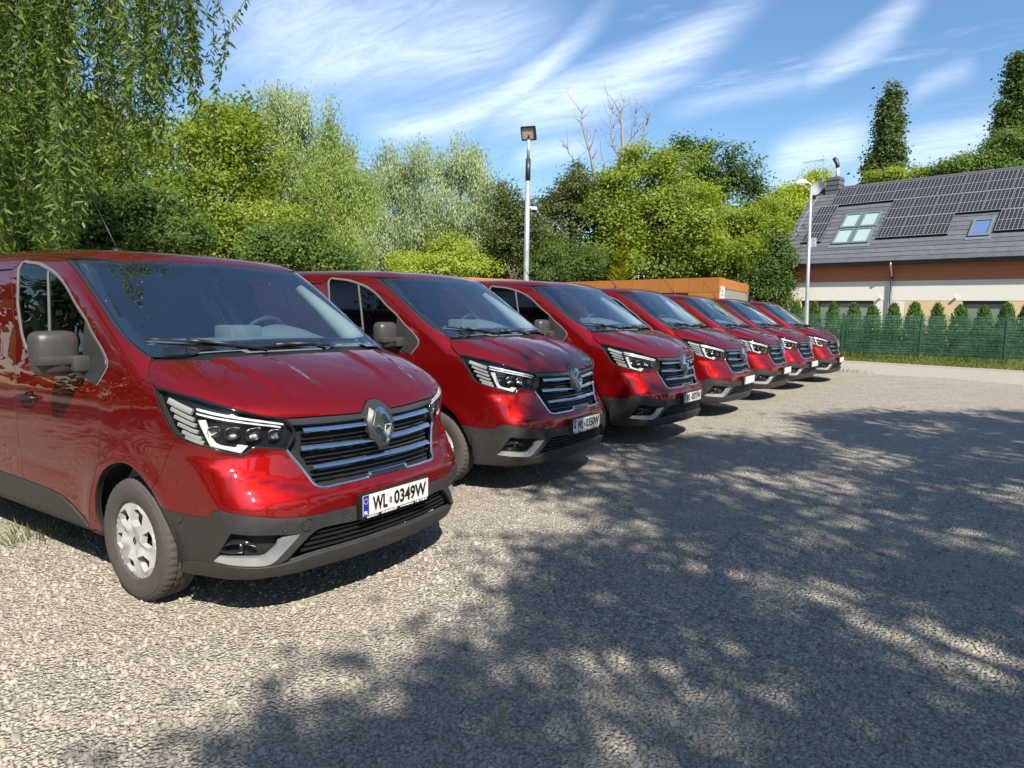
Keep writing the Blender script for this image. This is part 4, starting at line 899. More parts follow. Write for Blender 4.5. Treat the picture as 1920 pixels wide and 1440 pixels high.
M['bark'] = mat('bark', (.085, .065, .048), .9, noise=(6, .4), bump=(25, .8))
M['deadwood'] = mat('bleached_dead_wood', (.27, .235, .20), .85, noise=(4, .3), bump=(30, .5))
M['birchbark'] = mat('pale_bark', (.35, .31, .26), .85, noise=(5, .4), bump=(25, .5))
def unit(a): return a/(np.linalg.norm(a, axis=-1, keepdims=True)+1e-9)
def leaves(P, D, Nn, L, Wd):
    """one bent diamond of four corners (two triangles) per leaf: stem point, direction, facing, length, width"""
    S = unit(np.cross(D, Nn)); Nn = np.cross(S, D); n = len(P); L = np.broadcast_to(L, n)[:, None]; Wd = np.broadcast_to(Wd, n)[:, None]
    V = np.stack([P, P+D*L*.45+S*Wd*.5+Nn*L*.06, P+D*L, P+D*L*.45-S*Wd*.5+Nn*L*.06], 1).reshape(-1, 3)
    b = np.arange(n)[:, None]*4; return V, np.concatenate([b+[0, 1, 2], b+[0, 2, 3]], 1).reshape(-1, 3)
def crown_leaves(lobes, n_clump, n_leaf, rc, L, W_, seed, droop=0., up=.6, shell=.68, gap=.10, spread=1., sub=7, dens=1.55):
    """lobes: (x,y,z, rx,ry,rz). Clumps of leaves fill the outer part of each lobe; gaps are left between clumps."""
    r = np.random.default_rng(seed); lb = np.array(lobes, float); kids = [lb*np.array([1, 1, 1, .78, .78, .78])]
    for k in range(sub):
        d = unit(r.normal(size=(len(lb), 3))+np.array([0, 0, .25])); q = lb.copy(); q[:, :3] += d*lb[:, 3:]*r.uniform(.6, .95, (len(lb), 1)); q[:, 3:] *= r.uniform(.22, .50, (len(lb), 1))*np.array([1, 1, 1.1]); kids.append(q)
    lb = np.vstack(kids); n_clump = int(n_clump*dens); n_leaf = int(n_leaf*1.1); L = L*.78; W_ = W_*.78; rc = rc*.72; vol = (lb[:, 3]*lb[:, 4]+lb[:, 3]*lb[:, 5]+lb[:, 4]*lb[:, 5]); pick = r.choice(len(lb), n_clump, p=vol/vol.sum())
    d = unit(r.normal(size=(n_clump, 3))); rad = shell+(1.06-shell)*r.uniform(0, 1, n_clump)**.6; C = lb[pick, :3]+d*rad[:, None]*lb[pick, 3:]*r.uniform(.82, 1.12, (n_clump, 1))
    if gap > 0:
        w = np.sin(C[:, 0]*1.3+seed)+np.sin(C[:, 1]*1.1+2*seed)+np.sin(C[:, 2]*1.6+seed*.7); keep = w > np.quantile(w, gap); C = C[keep]; d = d[keep]
    n = len(C); m = n_leaf; size = rc*r.uniform(.55, 1.3, n)
    off = r.normal(size=(n, m, 3))*size[:, None, None]*np.array([spread, spread, .62])*.6
    if droop: off = off*np.array([.55, .55, 1.]); off[:, :, 2] -= np.abs(r.normal(size=(n, m)))*droop
    P = (C[:, None]+off).reshape(-1, 3); O = np.repeat(unit(d*lb[pick, 3:][:n] if False else d), m, 0)
    Nn = unit(O*.9+np.array([0, 0, up])+r.normal(size=P.shape)*.5)
    D = r.normal(size=P.shape); 
    if droop: D = D*.4+np.array([0, 0, -1.1])
    else: D[:, 2] = D[:, 2]*.6-.15
    D = unit(D-Nn*np.sum(D*Nn, 1, keepdims=True)*(.0 if droop else 1))
    s = r.uniform(.65, 1.25, len(P)); return leaves(P, D, Nn, L*s, W_*s), C
def limbs(base, tips, r0, mt, parent, seed, bend=.18, trunk_top=None, name='trunk', nmax=16):
    r = np.random.default_rng(seed); mb = MB(); base = np.array(base, float); tips = np.array(tips, float)
    top = np.array(trunk_top if trunk_top is not None else tips.mean(0)*[1, 1, .0]+[0, 0, np.quantile(tips[:, 2], .75)], float)
    ts = np.linspace(0, 1, 9); path = base+(top-base)*ts[:, None]; H = top[2]-base[2]; path[1:-1, :2] += r.normal(0, .02*H, (7, 2)).cumsum(0)*.5
    rad = r0*(1-.85*ts)+.01; rad[0] *= 1.25; mb.tube(path, rad, 9)
    for t in tips[:nmax]:
        k = r.uniform(.25, .9); i = k*8; p0 = path[int(i)]+(path[min(int(i)+1, 8)]-path[int(i)])*(i-int(i)); s = np.linspace(0, 1, 6)[:, None]
        q = p0+(t-p0)*s; q[1:-1] += r.normal(0, bend, (4, 3)); q[:, 2] += np.sin(s[:, 0]*3.14)*.15*np.linalg.norm(t-p0)*.5
        rr = max(.012, r0*(1-.8*k)*.55); mb.tube(q, rr*(1-.8*s[:, 0])+.006, 6, False)
    return mb.build(name, mt, parent, smooth=True)
def tree(name, base, lobes, leafm, label, cat='tree', group=None, n_clump=300, n_leaf=30, rc=.7, L=.2, W_=.12, seed=1, r0=.2, bark='bark', trunk_top=None, **kw):
    """lobes relative to the base point; > trunk (with its limbs), crown"""
    t = empty(name, tuple(base), 0, label, cat, group)
    (V, Fc), C = crown_leaves(lobes, n_clump, n_leaf, rc, L, W_, seed, **kw)
    mesh_obj('crown', V, Fc, LM[leafm], t)
    lb = np.array(lobes, float); tips = np.vstack([lb[:, :3], C[np.random.default_rng(seed).permutation(len(C))[:14]]])
    limbs((0, 0, -.1), tips, r0, M[bark], t, seed, trunk_top=trunk_top, nmax=len(lb)+14)
    return t
def lob(u, v, dep, base, ru, rv, rd=None):
    """a lobe of foliage seen at pixel (u,v), ru,rv pixels in half size, at that depth; relative to base"""
    p = at(u, v, dep)-np.array(base); k = dep/FPX; rd = rd or ru*.9
    return (p[0], p[1], p[2], ru*k, rd*k, rv*k)
def base_at(u, dep, z=0.):
    p = at(u, 600, dep); return np.array([p[0], p[1], z])
# ------------------------------------------------------------ the house
M['render_white'] = mat('cream_render', (.74, .71, .62), .9, noise=(3, .06), bump=(120, .15))
M['render_yellow'] = mat('sand_yellow_render', (.66, .50, .27), .9, noise=(3, .08), bump=(120, .15))
M['clad'] = mat('red_brown_cladding', (.48, .165, .08), .7, noise=(2.2, .12))
M['tile'] = mat('grey_roof_tile', (.115, .12, .13), .62, noise=(3.5, .22), bump=(40, .2))
M['tile2'] = mat('darker_roof_tile', (.095, .10, .11), .62, noise=(3.5, .22), bump=(40, .2))
M['anthracite'] = mat('anthracite_metal', (.035, .038, .042), .4)
M['cell'] = mat('solar_cells', (.035, .030, .036), .22, .3, coat=.4)
M['cellgrid'] = mat('solar_cell_grid', (.38, .38, .385), .4, .3)
M['alu'] = mat('aluminium_frame', (.60, .61, .63), .35, .8)
M['winframe'] = mat('blue_grey_window_frame', (.13, .17, .19), .45)
M['blind'] = mat('pale_blind_behind_pane', (.33, .43, .42), .25, coat=.6)
M['bluepane'] = mat('blue_roof_pane', (.10, .17, .33), .05, coat=1.)
M['louvre'] = mat('grey_green_blind', (.20, .235, .19), .4, coat=.3, noise=(.8, .2))
M['galv'] = mat('galvanised_steel', (.50, .52, .53), .42, .55, noise=(12, .14))
M['white'] = mat('white_plastic', (.74, .74, .73), .4)
M['dish'] = mat('pale_dish', (.60, .60, .58), .5)
def build_house():
    H = empty('house', (HO[0], HO[1], 0), R(-12.5), 'grey roofed house with solar panels, red-brown band and cream walls behind the green fence', 'house')
    A = R(44); ca, sa = math.cos(A), math.sin(A); EZ = 4.15; LEN = 15.5; ROOFT = 6.12
    def roof(s, t, h=0.): return (s, t*ca-h*sa, EZ+t*sa+h*ca)
    RM = Matrix(((1, 0, 0, 0), (0, ca, -sa, 0), (0, sa, ca, EZ), (0, 0, 0, 1)))    # s, up-slope, off the roof
    D = 2*ROOFT*ca
    # walls: piers and bands stop against one another
    w = MB(); wy = .40
    w.box((.5, wy+.25, -.1), (LEN-.4, D-.5, EZ-.02)); w.add([(.5, wy+.25, EZ-.02), (.5, D-.5, EZ-.02), (.5, D/2, EZ+ROOFT*sa-.7), (LEN-.4, wy+.25, EZ-.02), (LEN-.4, D-.5, EZ-.02), (LEN-.4, D/2, EZ+ROOFT*sa-.7)], [(0, 2, 1), (3, 4, 5), (0, 3, 5, 2), (1, 2, 5, 4)])
    w.build('wall', M['render_white'], H)
    MB().box((.5, wy, 3.24), (LEN-.4, wy+.245, EZ+.1)).build('cladding_band', M['clad'], H)
    for i in range(4): MB().box((.5, wy-.004, 3.42+i*.19), (LEN-.4, wy-.001, 3.424+i*.19)).build('cladding_joint', M['dark'], H)
    MB().box((.5, wy+.02, 2.33), (LEN-.4, wy+.245, 3.235)).build('cream_band', M['render_white'], H)
    MB().box((4.86, wy+.03, -.1), (6.20, wy+.245, 2.328)).build('cream_pier', M['render_white'], H)
    for a, b in ((.5, 1.38), (6.21, 8.49), (10.14, 15.1)): MB().box((a, wy+.03, -.1), (b, wy+.245, 2.326)).build('yellow_pier', M['render_yellow'], H)
    for a, b, k, mt in ((1.39, 4.85, (2.26, 3.13, 4.05), 'louvre'), (8.50, 10.13, (9.3,), 'louvre')):
        f = MB().box((a, wy+.12, 2.20), (b, wy+.244, 2.325)).box((a, wy+.12, -.1), (a+.07, wy+.244, 2.2)).box((b-.07, wy+.12, -.1), (b, wy+.244, 2.2))
        for x in k: f.box((x-.045, wy+.12, .0), (x+.045, wy+.244, 2.2))
        f = f.build('window', M['anthracite'], H); xs = [a+.07]+[x for x in k]+[b-.07]
        for i in range(len(xs)-1): MB().box((xs[i]+(.045 if i else 0), wy+.17, .0), (xs[i+1]-(.045 if i < len(xs)-2 else 0), wy+.23, 2.2)).build('pane', M[mt], f)
    # roof: a deck and stepped courses of flat tiles
    rf = MB().box((0, -.05, -.16), (LEN, ROOFT, -.02), RM)
    Bk = Matrix(((1, 0, 0, 0), (0, -ca, -sa, D), (0, sa, -ca, EZ), (0, 0, 0, 1)))
    rf.add([(0, D, EZ), (LEN, D, EZ), (LEN, D/2, EZ+ROOFT*sa), (0, D/2, EZ+ROOFT*sa)], [(0, 1, 2, 3)]); rf = rf.build('roof', M['tile2'], H)
    nc = 19; hh = ROOFT/nc; rr = random.Random(5)
    for i in range(nc):
        mb = MB(); x = -.03-(.12 if i % 2 else 0)
        while x < LEN:
            x1 = min(LEN+.03, x+.60); j = rr.uniform(-.004, .004); jj = rr.uniform(-.006, .006); a = max(x, -.03)
            if x1 > a+.02: mb.add([Vector(RM @ Vector(p)) for p in ((a+.004, i*hh+jj-.03, .030+j), (x1-.004, i*hh+jj-.03, .030+j), (x1-.004, (i+1)*hh-.02, .008+j), (a+.004, (i+1)*hh-.02, .008+j), (a+.004, i*hh+jj-.03, -.015), (x1-.004, i*hh+jj-.03, -.015))], [(0, 1, 2, 3), (4, 5, 1, 0), (3, 4, 0), (1, 5, 2)])
            x = x1
        mb.build('tile_course', M['tile'] if i % 3 else M['tile2'], rf)
    mb = MB(); x = -.02
    while x < LEN: mb.tube([(x, D/2, EZ+ROOFT*sa+.02), (x+.40, D/2, EZ+ROOFT*sa+.02)], [.10, .115], 8); x += .4
    mb.build('ridge_tiles', M['tile2'], rf)
    mb = MB()
    for k in range(9): mb.tube([roof(.5+k*1.75, ROOFT-.15, .0), roof(.5+k*1.75, ROOFT-.1, .22)], .012, 5)
    mb.tube([roof(.3, ROOFT-.1, .2), roof(LEN-.2, ROOFT-.1, .2)], .01, 5); mb.build('lightning_conductor', M['alu'], rf)
    MB().tube([roof(.22, .1, .05), roof(.30, 2., .05), roof(.27, 4., .05), roof(.42, 5.6, .05)], .012, 5).build('cable', M['alu'], rf)
    MB().box((-.02, -.02, 3.98), (LEN, .02, EZ+.02)).box((-.02, .02, 3.98), (LEN, .39, 4.0)).build('eaves_board', M['anthracite'], H)
    g = [(-.03, -.12), (-.02, -.15), (.02, -.17), (.06, -.15), (.07, -.10)]; V = [(x, y_-.06, EZ+z_+.11) for x in (-.03, LEN) for y_, z_ in g]
    MB().add(V, [(k, k+1, k+6, k+5) for k in range(4)]+[(0, 1, 2, 3, 4), (5, 6, 7, 8, 9)]).build('gutter', M['anthracite'], H)
    MB().tube([(5.62, -.02, EZ-.06), (5.62, .0, EZ-.25), (5.60, .31, 3.62), (5.60, .32, 3.4)], .045, 8).build('downpipe', M['alu'], H, smooth=True)
    MB().tube([(5.60, .32, 3.42), (5.60, .34, 1.2), (5.60, .34, 0)], .05, 8).build('downpipe', M['anthracite'], H, smooth=True)
    for x in (5.1, 8.2): MB().box((x, wy-.10, 2.42), (x+.10, wy+.01, 2.50), bev=.02).build('wall_camera', M['white'], H)
    # solar panels, in the rows and steps they hang in
    pw, ph = .995, 1.455; spots = [(1.42+i*.998, 4.50) for i in range(13)]+[(.90, 3.04), (.92, 1.57)]
    spots += [(4.55+i*1.0, r_) for r_ in (3.04, 1.58) for i in range(3)]+[(7.55+i*1.0, 3.04) for i in range(7)]+[(9.3+i*1.0, 1.58) for i in range(5)]
    proto = None
    for s_, t_ in spots:
        if proto is None:
            o = MB().box((0, 0, 0), (pw-.02, ph-.02, .035)).build('solar_panel', M['cell'], None); L = MB()
            for k in range(7): L.box((.015+k*(pw-.05)/6-.008, .01, .0352), (.015+k*(pw-.05)/6+.008, ph-.03, .038))
            for yy in (.008, ph/2-.01, ph-.028): L.box((0, yy-.012, .0353), (pw-.02, yy+.012, .0385))
            for k in range(9): 
                if k not in (0, 4, 8): L.box((.01, .01+k*(ph-.04)/8-.003, .0351), (pw-.03, .01+k*(ph-.04)/8+.003, .0368))
            L.build('cell_grid', M['cellgrid'], o); MB().box((-.004, -.004, -.09), (pw-.016, .02, -.002)).build('mounting_rail', M['dark'], o); proto = o; p = o
        else: p = copy_tree(proto)
        p.parent = H; p.matrix_local = RM @ Matrix.Translation((s_, t_, .10))
    # roof windows
    f = MB()
    for a, b in ((2.50, 3.34), (3.40, 4.24)):
        for t0, t1 in ((1.32, 2.48), (2.56, 3.70)):
            f.box((a, t0, .03), (b, t0+.10, .12), RM).box((a, t1-.10, .03), (b, t1, .12), RM).box((a, t0+.1, .03), (a+.10, t1-.1, .12), RM).box((b-.10, t0+.1, .03), (b, t1-.1, .12), RM)
    f = f.build('roof_window', M['winframe'], H)
    for a, b in ((2.50, 3.34), (3.40, 4.24)):
        for t0, t1 in ((1.32, 2.48), (2.56, 3.70)): MB().box((a+.1, t0+.1, .04), (b-.1, t1-.1, .075), RM).build('pane', M['blind'], f)
    MB().box((2.40, 1.10, .02), (4.34, 1.30, .05), RM).build('flashing', M['alu'], f)
    f = MB().box((8.36, 1.34, .03), (9.16, 1.44, .12), RM).box((8.36, 2.40, .03), (9.16, 2.5, .12), RM).box((8.36, 1.44, .03), (8.46, 2.4, .12), RM).box((9.06, 1.44, .03), (9.16, 2.4, .12), RM).build('roof_window', M['winframe'], H)
    MB().box((8.46, 1.44, .04), (9.06, 2.40, .075), RM).build('pane', M['bluepane'], f); MB().box((8.28, 1.16, .02), (9.24, 1.33, .05), RM).build('flashing', M['alu'], f)
    # chimney, dish, aerial
    ch = MB().box((.75, D/2-.35, EZ+ROOFT*sa-1.0), (1.45, D/2+.35, EZ+ROOFT*sa+.62)).build('chimney', M['tile'], H)
    for i in range(3): MB().box((.72, D/2-.38, EZ+ROOFT*sa-.05+i*.25), (1.48, D/2+.38, EZ+ROOFT*sa-.02+i*.25)).build('chimney_course', M['tile2'], ch)
    zt = EZ+ROOFT*sa+.62
    MB().tube([(1.2, D/2, zt), (1.2, D/2, zt+.55)], .09, 10).build('flue', M['white'], ch, smooth=True)
    MB().tube([(1.2, D/2, zt+.5), (1.16, D/2, zt+.72), (1.05, D/2, zt+.95), (.95, D/2, zt+1.05)], [.10, .11, .12, .10], 8).build('flue_cowl', M['anthracite'], ch, smooth=True)
    c = roof(.35, 5.85, .42); V = []; n = 20
    dn = unit(np.array([-.35, -.9, .28])); u = unit(np.cross(dn, [0, 0, 1.])); w_ = np.cross(u, dn)
    for r_, h_ in ((.0005, -.085), (.15, -.07), (.30, -.035), (.41, 0), (.415, .004), (.40, -.012), (.2, -.08), (.0005, -.10)):
        for k in range(n): V.append(np.array(c)+dn*h_*1.0+u*r_*math.cos(2*math.pi*k/n)+w_*r_*math.sin(2*math.pi*k/n))
    ds = MB().add(V, [(i*n+k, i*n+(k+1) % n, (i+1)*n+(k+1) % n, (i+1)*n+k) for i in range(7) for k in range(n)]).build('satellite_dish', M['dish'], H, smooth=True)
    MB().tube([roof(.45, 5.7, 0), roof(.45, 5.85, .35)], .025, 6).build('dish_bracket', M['anthracite'], ds)
    MB().tube([np.array(c)-w_*.4, np.array(c)-w_*.3+dn*.45], .012, 5).build('dish_arm', M['anthracite'], ds)
    ae = MB().tube([(.55, D/2-.4, zt-.6), (.55, D/2-.4, zt+1.25)], .016, 5); ae.tube([(-.55, D/2-.4, zt+.95), (.75, D/2-.4, zt+1.0)], .012, 4)
    for k in range(9): ae.tube([(-.5+k*.14, D/2-.75, zt+.955), (-.5+k*.14, D/2-.05, zt+.955)], .006, 4)
    ae.build('television_aerial', M['alu'], H)
    return H
build_house()

# ------------------------------------------------------------ the low rust-coloured building
M['rust'] = mat('rust_orange_panels', (.44, .165, .035), .6, noise=(1.1, .12), bump=(30, .08))
M['rust2'] = mat('rust_orange_panels_warm', (.48, .18, .035), .6, noise=(1.4, .12), bump=(30, .08))
M['rustdark'] = mat('dark_panel_joint', (.10, .035, .012), .7)
M['greywall'] = mat('grey_wall_panel', (.27, .265, .255), .7, noise=(2, .1))
M['opening'] = mat('dark_opening_slab', (.05, .05, .055), .5)
M['signwhite'] = mat('sign_white', (.75, .73, .72), .4)
M['signred'] = mat('sign_red', (.55, .03, .03), .4)
def build_low():
    c = at(1350, 519.7, 28.4); a = at(1057, 529, 35.7); e = np.array([*(c-a)[:2]]); L1 = np.linalg.norm(e); e = e/L1; ang = math.atan2(e[1], e[0])
    T = (c[2]+a[2])/2
    B = empty('garage_building', (a[0], a[1], 0), ang, 'low flat-roofed building clad in rust orange panels behind the vans', 'building')
    # local: x along the long front towards the near corner, y away from the yard
    dep = 8.2; PH = .60
    dx, dy = -.41*dep, .909*dep                                        # the end wall runs off at a slant
    pl = [(-.05, .10), (L1-.10, .10), (L1+dx-.06, dy), (-.05, dy)]
    MB().add([(x, y, -.1) for x, y in pl]+[(x, y, T-.12) for x, y in pl], [(0, 1, 5, 4), (1, 2, 6, 5), (2, 3, 7, 6), (3, 0, 4, 7), (4, 5, 6, 7)]).build('wall', M['greywall'], B)
    MB().box((-9.5+.1, -9.5, -.1), (-.05, dep, T-.12)).build('wall', M['greywall'], B)
    n = int(round(L1/.80)); w = L1/n
    for i in range(n):
        MB().box((i*w+.006, 0, T-PH), (i*w+w-.006, .06, T)).build('parapet_panel', M['rust'] if i % 3 else M['rust2'], B)
    MB().box((0, .012, T-PH+.004), (L1-.01, .095, T-.01)).build('parapet_backing', M['rustdark'], B)
    for i in range(12):                                                # the wing that comes forward on the left
        MB().box((-.065, -.8*(i+1)+.006, T-PH), (-.004, -.8*i-.006, T)).build('parapet_panel', M['rust2'] if i % 3 else M['rust'], B)
    MB().box((-.14, -9.55, T-PH+.004), (-.066, 0, T-.01)).build('parapet_backing', M['rustdark'], B)
    for i in range(5): MB().box((-.06, -1.9*(i+1)+.01, -.1), (-.01, -1.9*i-.01, T-PH-.012)).build('wall_panel', M['rust'], B)
    x0, x1 = L1*.62, L1*.835
    for p, q in ((.01, L1*.20), (L1*.41, x0)): MB().box((p, .01, -.1), (q, .07, T-PH-.012)).build('wall_panel', M['rust2'], B)
    MB().box((x1, .0, -.1), (L1-.008, .07, T-PH-.012)).build('wall_panel', M['rust2'], B)
    for p, q in ((L1*.205, L1*.405), (x0+.01, x1-.01)): MB().box((p, .085, -.1), (q, .13, T-PH-.03)).build('opening_slab', M['opening'], B)  # dark slabs filling the garage openings
    # the end turned to the lane: grey wall framed in rust panels
    EM = Matrix(((.909, -.41, 0, L1), (.41, .909, 0, 0), (0, 0, 1, 0), (0, 0, 0, 1)))
    m = int(round(dep/.9))
    for i in range(m): MB().box((-.055, .07+i*(dep-.07)/m+.005, T-.42), (0, .07+(i+1)*(dep-.07)/m-.005, T-.002), EM).build('parapet_panel', M['rust'], B)
    MB().box((-.05, dep-.45, -.1), (0, dep+.02, T-.425), EM).build('wall_panel', M['rust'], B)
    MB().box((-.05, .075, -.1), (-.02, dep-.455, T-.43), EM).build('end_wall', M['greywall'], B)
    V = [(-.10, .10), (L1-.12, .10), (L1+dx-.08, dy), (-.10, dy)]; mb = MB().add([(x, y, T-.108) for x, y in V]+[(x, y, T-.098) for x, y in V], [(0, 3, 2, 1), (4, 5, 6, 7), (0, 1, 5, 4), (1, 2, 6, 5), (2, 3, 7, 6), (3, 0, 4, 7)])
    mb.box((-9.4, -9.4, T-.11), (-.15, dy, T-.10)).build('roof', M['anthracite'], B)
    s = MB().box((0, .12, T-.98), (+.035, .98, T-.36), EM).build('sign', M['signwhite'], B)
    MB().box((0+.0355, .12, T-.98), (+.039, .98, T-.87), EM).build('sign_band', M['signred'], s)
    rr = random.Random(2); mb = MB()
    for zz, n_ in ((T-.55, 6), (T-.70, 7)):
        y = .2
        for k in range(n_):
            wd = rr.uniform(.05, .085); mb.box((0+.0355, y, zz-.045), (+.038, y+.018, zz+.045), EM).box((0+.0355, y+.018, zz+.02), (+.038, y+wd, zz+.045), EM).box((0+.0355, y+.018, zz-.045), (+.038, y+wd, zz-.025), EM); y += wd+.025
    mb.build('sign_lettering', M['signred'], s)
build_low()

# ------------------------------------------------------------ lamp posts
def flood_post():
    p = at(985, 600, 16.); b = (p[0], p[1], 0); top = at(989, 262, 16.)[2]
    t = empty('floodlight_post', b, 0, 'tall galvanised post with a black square floodlight, rising behind the vans', 'lamp post')
    MB().tube([(0, 0, -.1), (0, 0, .5), (0, 0, top*.55), (0, 0, top-.9)], [.075, .075, .062, .054], 14).build('post', M['galv'], t, smooth=True)
    MB().tube([(0, 0, top-.9), (0, 0, top-.42)], .058, 12).build('post_sleeve', M['anthracite'], t, smooth=True)
    MB().tube([(0, 0, top-.42), (0, 0, top)], .036, 10).build('post_tip', M['galv'], t, smooth=True)
    d = np.array([CAM[0]-b[0], CAM[1]-b[1], 0]); d /= np.linalg.norm(d); d2 = unit(d*.82+np.array([-d[1], d[0], 0])*-.25+np.array([0, 0, -.42]))
    u = unit(np.cross([0, 0, 1.], d2)); w = np.cross(d2, u); Mx = Matrix(((u[0], w[0], d2[0], 0), (u[1], w[1], d2[1], 0), (u[2], w[2], d2[2], top+.14), (0, 0, 0, 1))) @ Matrix.Scale(.88, 4)
    fl = MB().box((-.19, -.17, -.05), (.19, .17, .02), Mx, bev=.015).box((-.19, -.17, .02), (.19, -.135, .05), Mx).box((-.19, .145, .02), (.19, .17, .05), Mx).box((-.19, -.135, .02), (-.165, .145, .05), Mx).box((.165, -.135, .02), (.19, .145, .05), Mx)
    for k in range(7): fl.box((-.15+k*.045, -.14, -.09), (-.14+k*.045, .14, -.05), Mx)
    fl = fl.build('floodlight', M['black'], t)
    MB().box((-.164, -.134, .021), (.164, .144, .028), Mx).build('floodlight_glass', M['flood'], fl); MB().tube([(0, 0, top-.02), (0, 0, top+.10)], .02, 8).build('bracket', M['black'], fl)
    cz = at(990, 394, 16.)[2]; k = MB(); s = RTH
    k.tube([(0, 0, cz+.05), (s[0]*.10, s[1]*.10, cz+.06), (s[0]*.13, s[1]*.13, cz+.02)], .022, 8)
    c = np.array([s[0]*.15, s[1]*.15, cz]); k.lathe([(.0005, .075), (.05, .07), (.075, .04), (.08, .0), (.06, -.005)], 16, 'z', tuple(c)); k = k.build('camera_dome', M['white'], t, smooth=True)
    MB().lathe([(.062, -.004), (.055, -.035), (.03, -.058), (.0005, -.064)], 14, 'z', tuple(c)).build('dome_glass', M['gloss_black'], k, smooth=True)
M['flood'] = mat('floodlight_glass', (.50, .42, .36), .25, coat=.5)
flood_post()
def street_post():
    p = at(1513, 600, 23.); b = (p[0], p[1], 0); top = at(1521, 350, 23.)[2]
    t = empty('street_lamp', b, 0, 'slim pale grey street lamp standing in front of the house', 'lamp post')
    tip = at(1521, 350, 23.)-np.array(b)
    MB().tube([(0, 0, -.1), (0, 0, .9), tuple(tip*[.4, .4, .45]), tuple(tip)], [.075, .07, .058, .042], 12).build('post', M['galv'], t, smooth=True)
    Lx = np.array([*(-RTH), 0]); q = tip; V = []
    MB().tube([q+[0, 0, -.05], q+[0, 0, .06], q+Lx*.10+[0, 0, .12], q+Lx*.2+[0, 0, .13]], .03, 8).build('arm', M['galv'], t, smooth=True)
    pts = [q+Lx*.12+[0, 0, .12], q+Lx*.2+[0, 0, .145], q+Lx*.35+[0, 0, .15], q+Lx*.48+[0, 0, .09], q+Lx*.52+[0, 0, .06]]
    h = MB().tube(pts, [.035, .075, .10, .075, .01], 10).build('lamp_head', M['white'], t, smooth=True)
    MB().tube([q+Lx*.22+[0, 0, .075], q+Lx*.36+[0, 0, .065], q+Lx*.46+[0, 0, .045]], [.04, .06, .03], 8).build('lamp_glass', M['flood'], h, smooth=True)
    bz = at(1520, 455, 23.)[2]; MB().box((RTH[0]*.05-.06, RTH[1]*.05-.05, bz-.15), (RTH[0]*.05+.09, RTH[1]*.05+.07, bz+.15), bev=.015).build('control_box', M['galv'], t)
street_post()

# ------------------------------------------------------------ fence, cypresses, verge grass
def screen_mat():
    m = bpy.data.materials.new('green_privacy_net'); m.use_nodes = True; T = NT(m.node_tree); T.n.clear(); tc = T.node('ShaderNodeTexCoord').outputs['Object']
    d = T.node('ShaderNodeBsdfDiffuse'); d.inputs[0].default_value = (.32, .62, .47, 1); tl = T.node('ShaderNodeBsdfTranslucent'); tl.inputs[0].default_value = (.34, .66, .50, 1)
    a = T.node('ShaderNodeMixShader'); a.inputs[0].default_value = .4; T.l.new(d.outputs[0], a.inputs[1]); T.l.new(tl.outputs[0], a.inputs[2])
    t = T.node('ShaderNodeBsdfTransparent'); t.inputs[0].default_value = (.80, .95, .88, 1)
    x = T.node('ShaderNodeMixShader'); T.l.new(T.mapr(T.noise(tc, 1.6, 4, .6), .3, .75, .09, .26), x.inputs[0]); T.l.new(t.outputs[0], x.inputs[1]); T.l.new(a.outputs[0], x.inputs[2])
    o = T.node('ShaderNodeOutputMaterial'); T.l.new(x.outputs[0], o.inputs[0]); return m
M['screen'] = screen_mat(); M['wire'] = mat('green_fence_wire', (.012, .055, .035), .5)
FA, FB = at(1580, 669, 26.7)[:2], at(1908, 682, 24.4)[:2]; FD = (FB-FA)/np.linalg.norm(FB-FA); FNN = np.array([-FD[1], FD[0]])
def build_fence():
    x0 = -6.0; step = 2.62; n = 7; H = 1.64
    f = empty('wire_fence', (FA[0], FA[1], 0), math.atan2(FD[1], FD[0]), 'green wire mesh fence backed with green privacy net, in front of the house', 'fence')
    off = .70
    for i in range(n+1):
        x = x0+off+i*step; MB().box((x-.03, -.03, -.1), (x+.03, .03, H+.06), bev=.005).build('post', M['wire'], f)
        if i == n: break
        w = MB()
        for k in range(9): w.box((x+.04, -.045, .06+k*.195), (x+step-.04, -.037, .068+k*.195)); w.box((x+.04, -.029, .06+k*.195), (x+step-.04, -.021, .068+k*.195))
        for k in range(52): w.box((x+.045+k*.0495, -.037, .03), (x+.049+k*.0495, -.029, H+.02))
        w.build('mesh_panel', M['wire'], f)
        r = random.Random(i); m = 14; V = []; 
        for zz in range(9):
            for k in range(m+1): V.append((x+.03+k*(step-.06)/m, .012+r.uniform(-.008, .012), .05+zz*(H-.05)/8))
        mesh_obj('privacy_net', V, [(q*(m+1)+k, q*(m+1)+k+1, (q+1)*(m+1)+k+1, (q+1)*(m+1)+k) for q in range(8) for k in range(m)], M['screen'], f, True)
        st_ = MB()
        for k in range(8): 
            zz = .14+k*.19+r.uniform(-.02, .02); P = [(x+.03+j*(step-.06)/6, .004, zz+r.uniform(-.012, .012)) for j in range(7)]; st_.tube(P, .008, 4, False)
        st_.build('net_fold', M['wire'], f)
build_fence()
THU = [(1492, .55), (1526, .5), (1562, .55), (1600, .6), (1636, .62), (1674.6, .58), (1714, .66), (1757, .55), (1800, .68), (1845, .60), (1888, .62), (1925, .6)]
THL = ['leftmost, half hidden behind the lamp post', 'close to the right of the lamp post', 'third from the left end of the row', 'in front of the dark window, slim top leaning left', 'under the right end of the dark window', 'in front of the cream pier and downpipe',
       'left of the yellow wall, broad top', 'dark slim one beside a fence post', 'broad one before the yellow wall, left of the grey doorway', 'in front of the grey doorway, left one', 'in front of the grey doorway, right one', 'last one at the right edge of the picture']
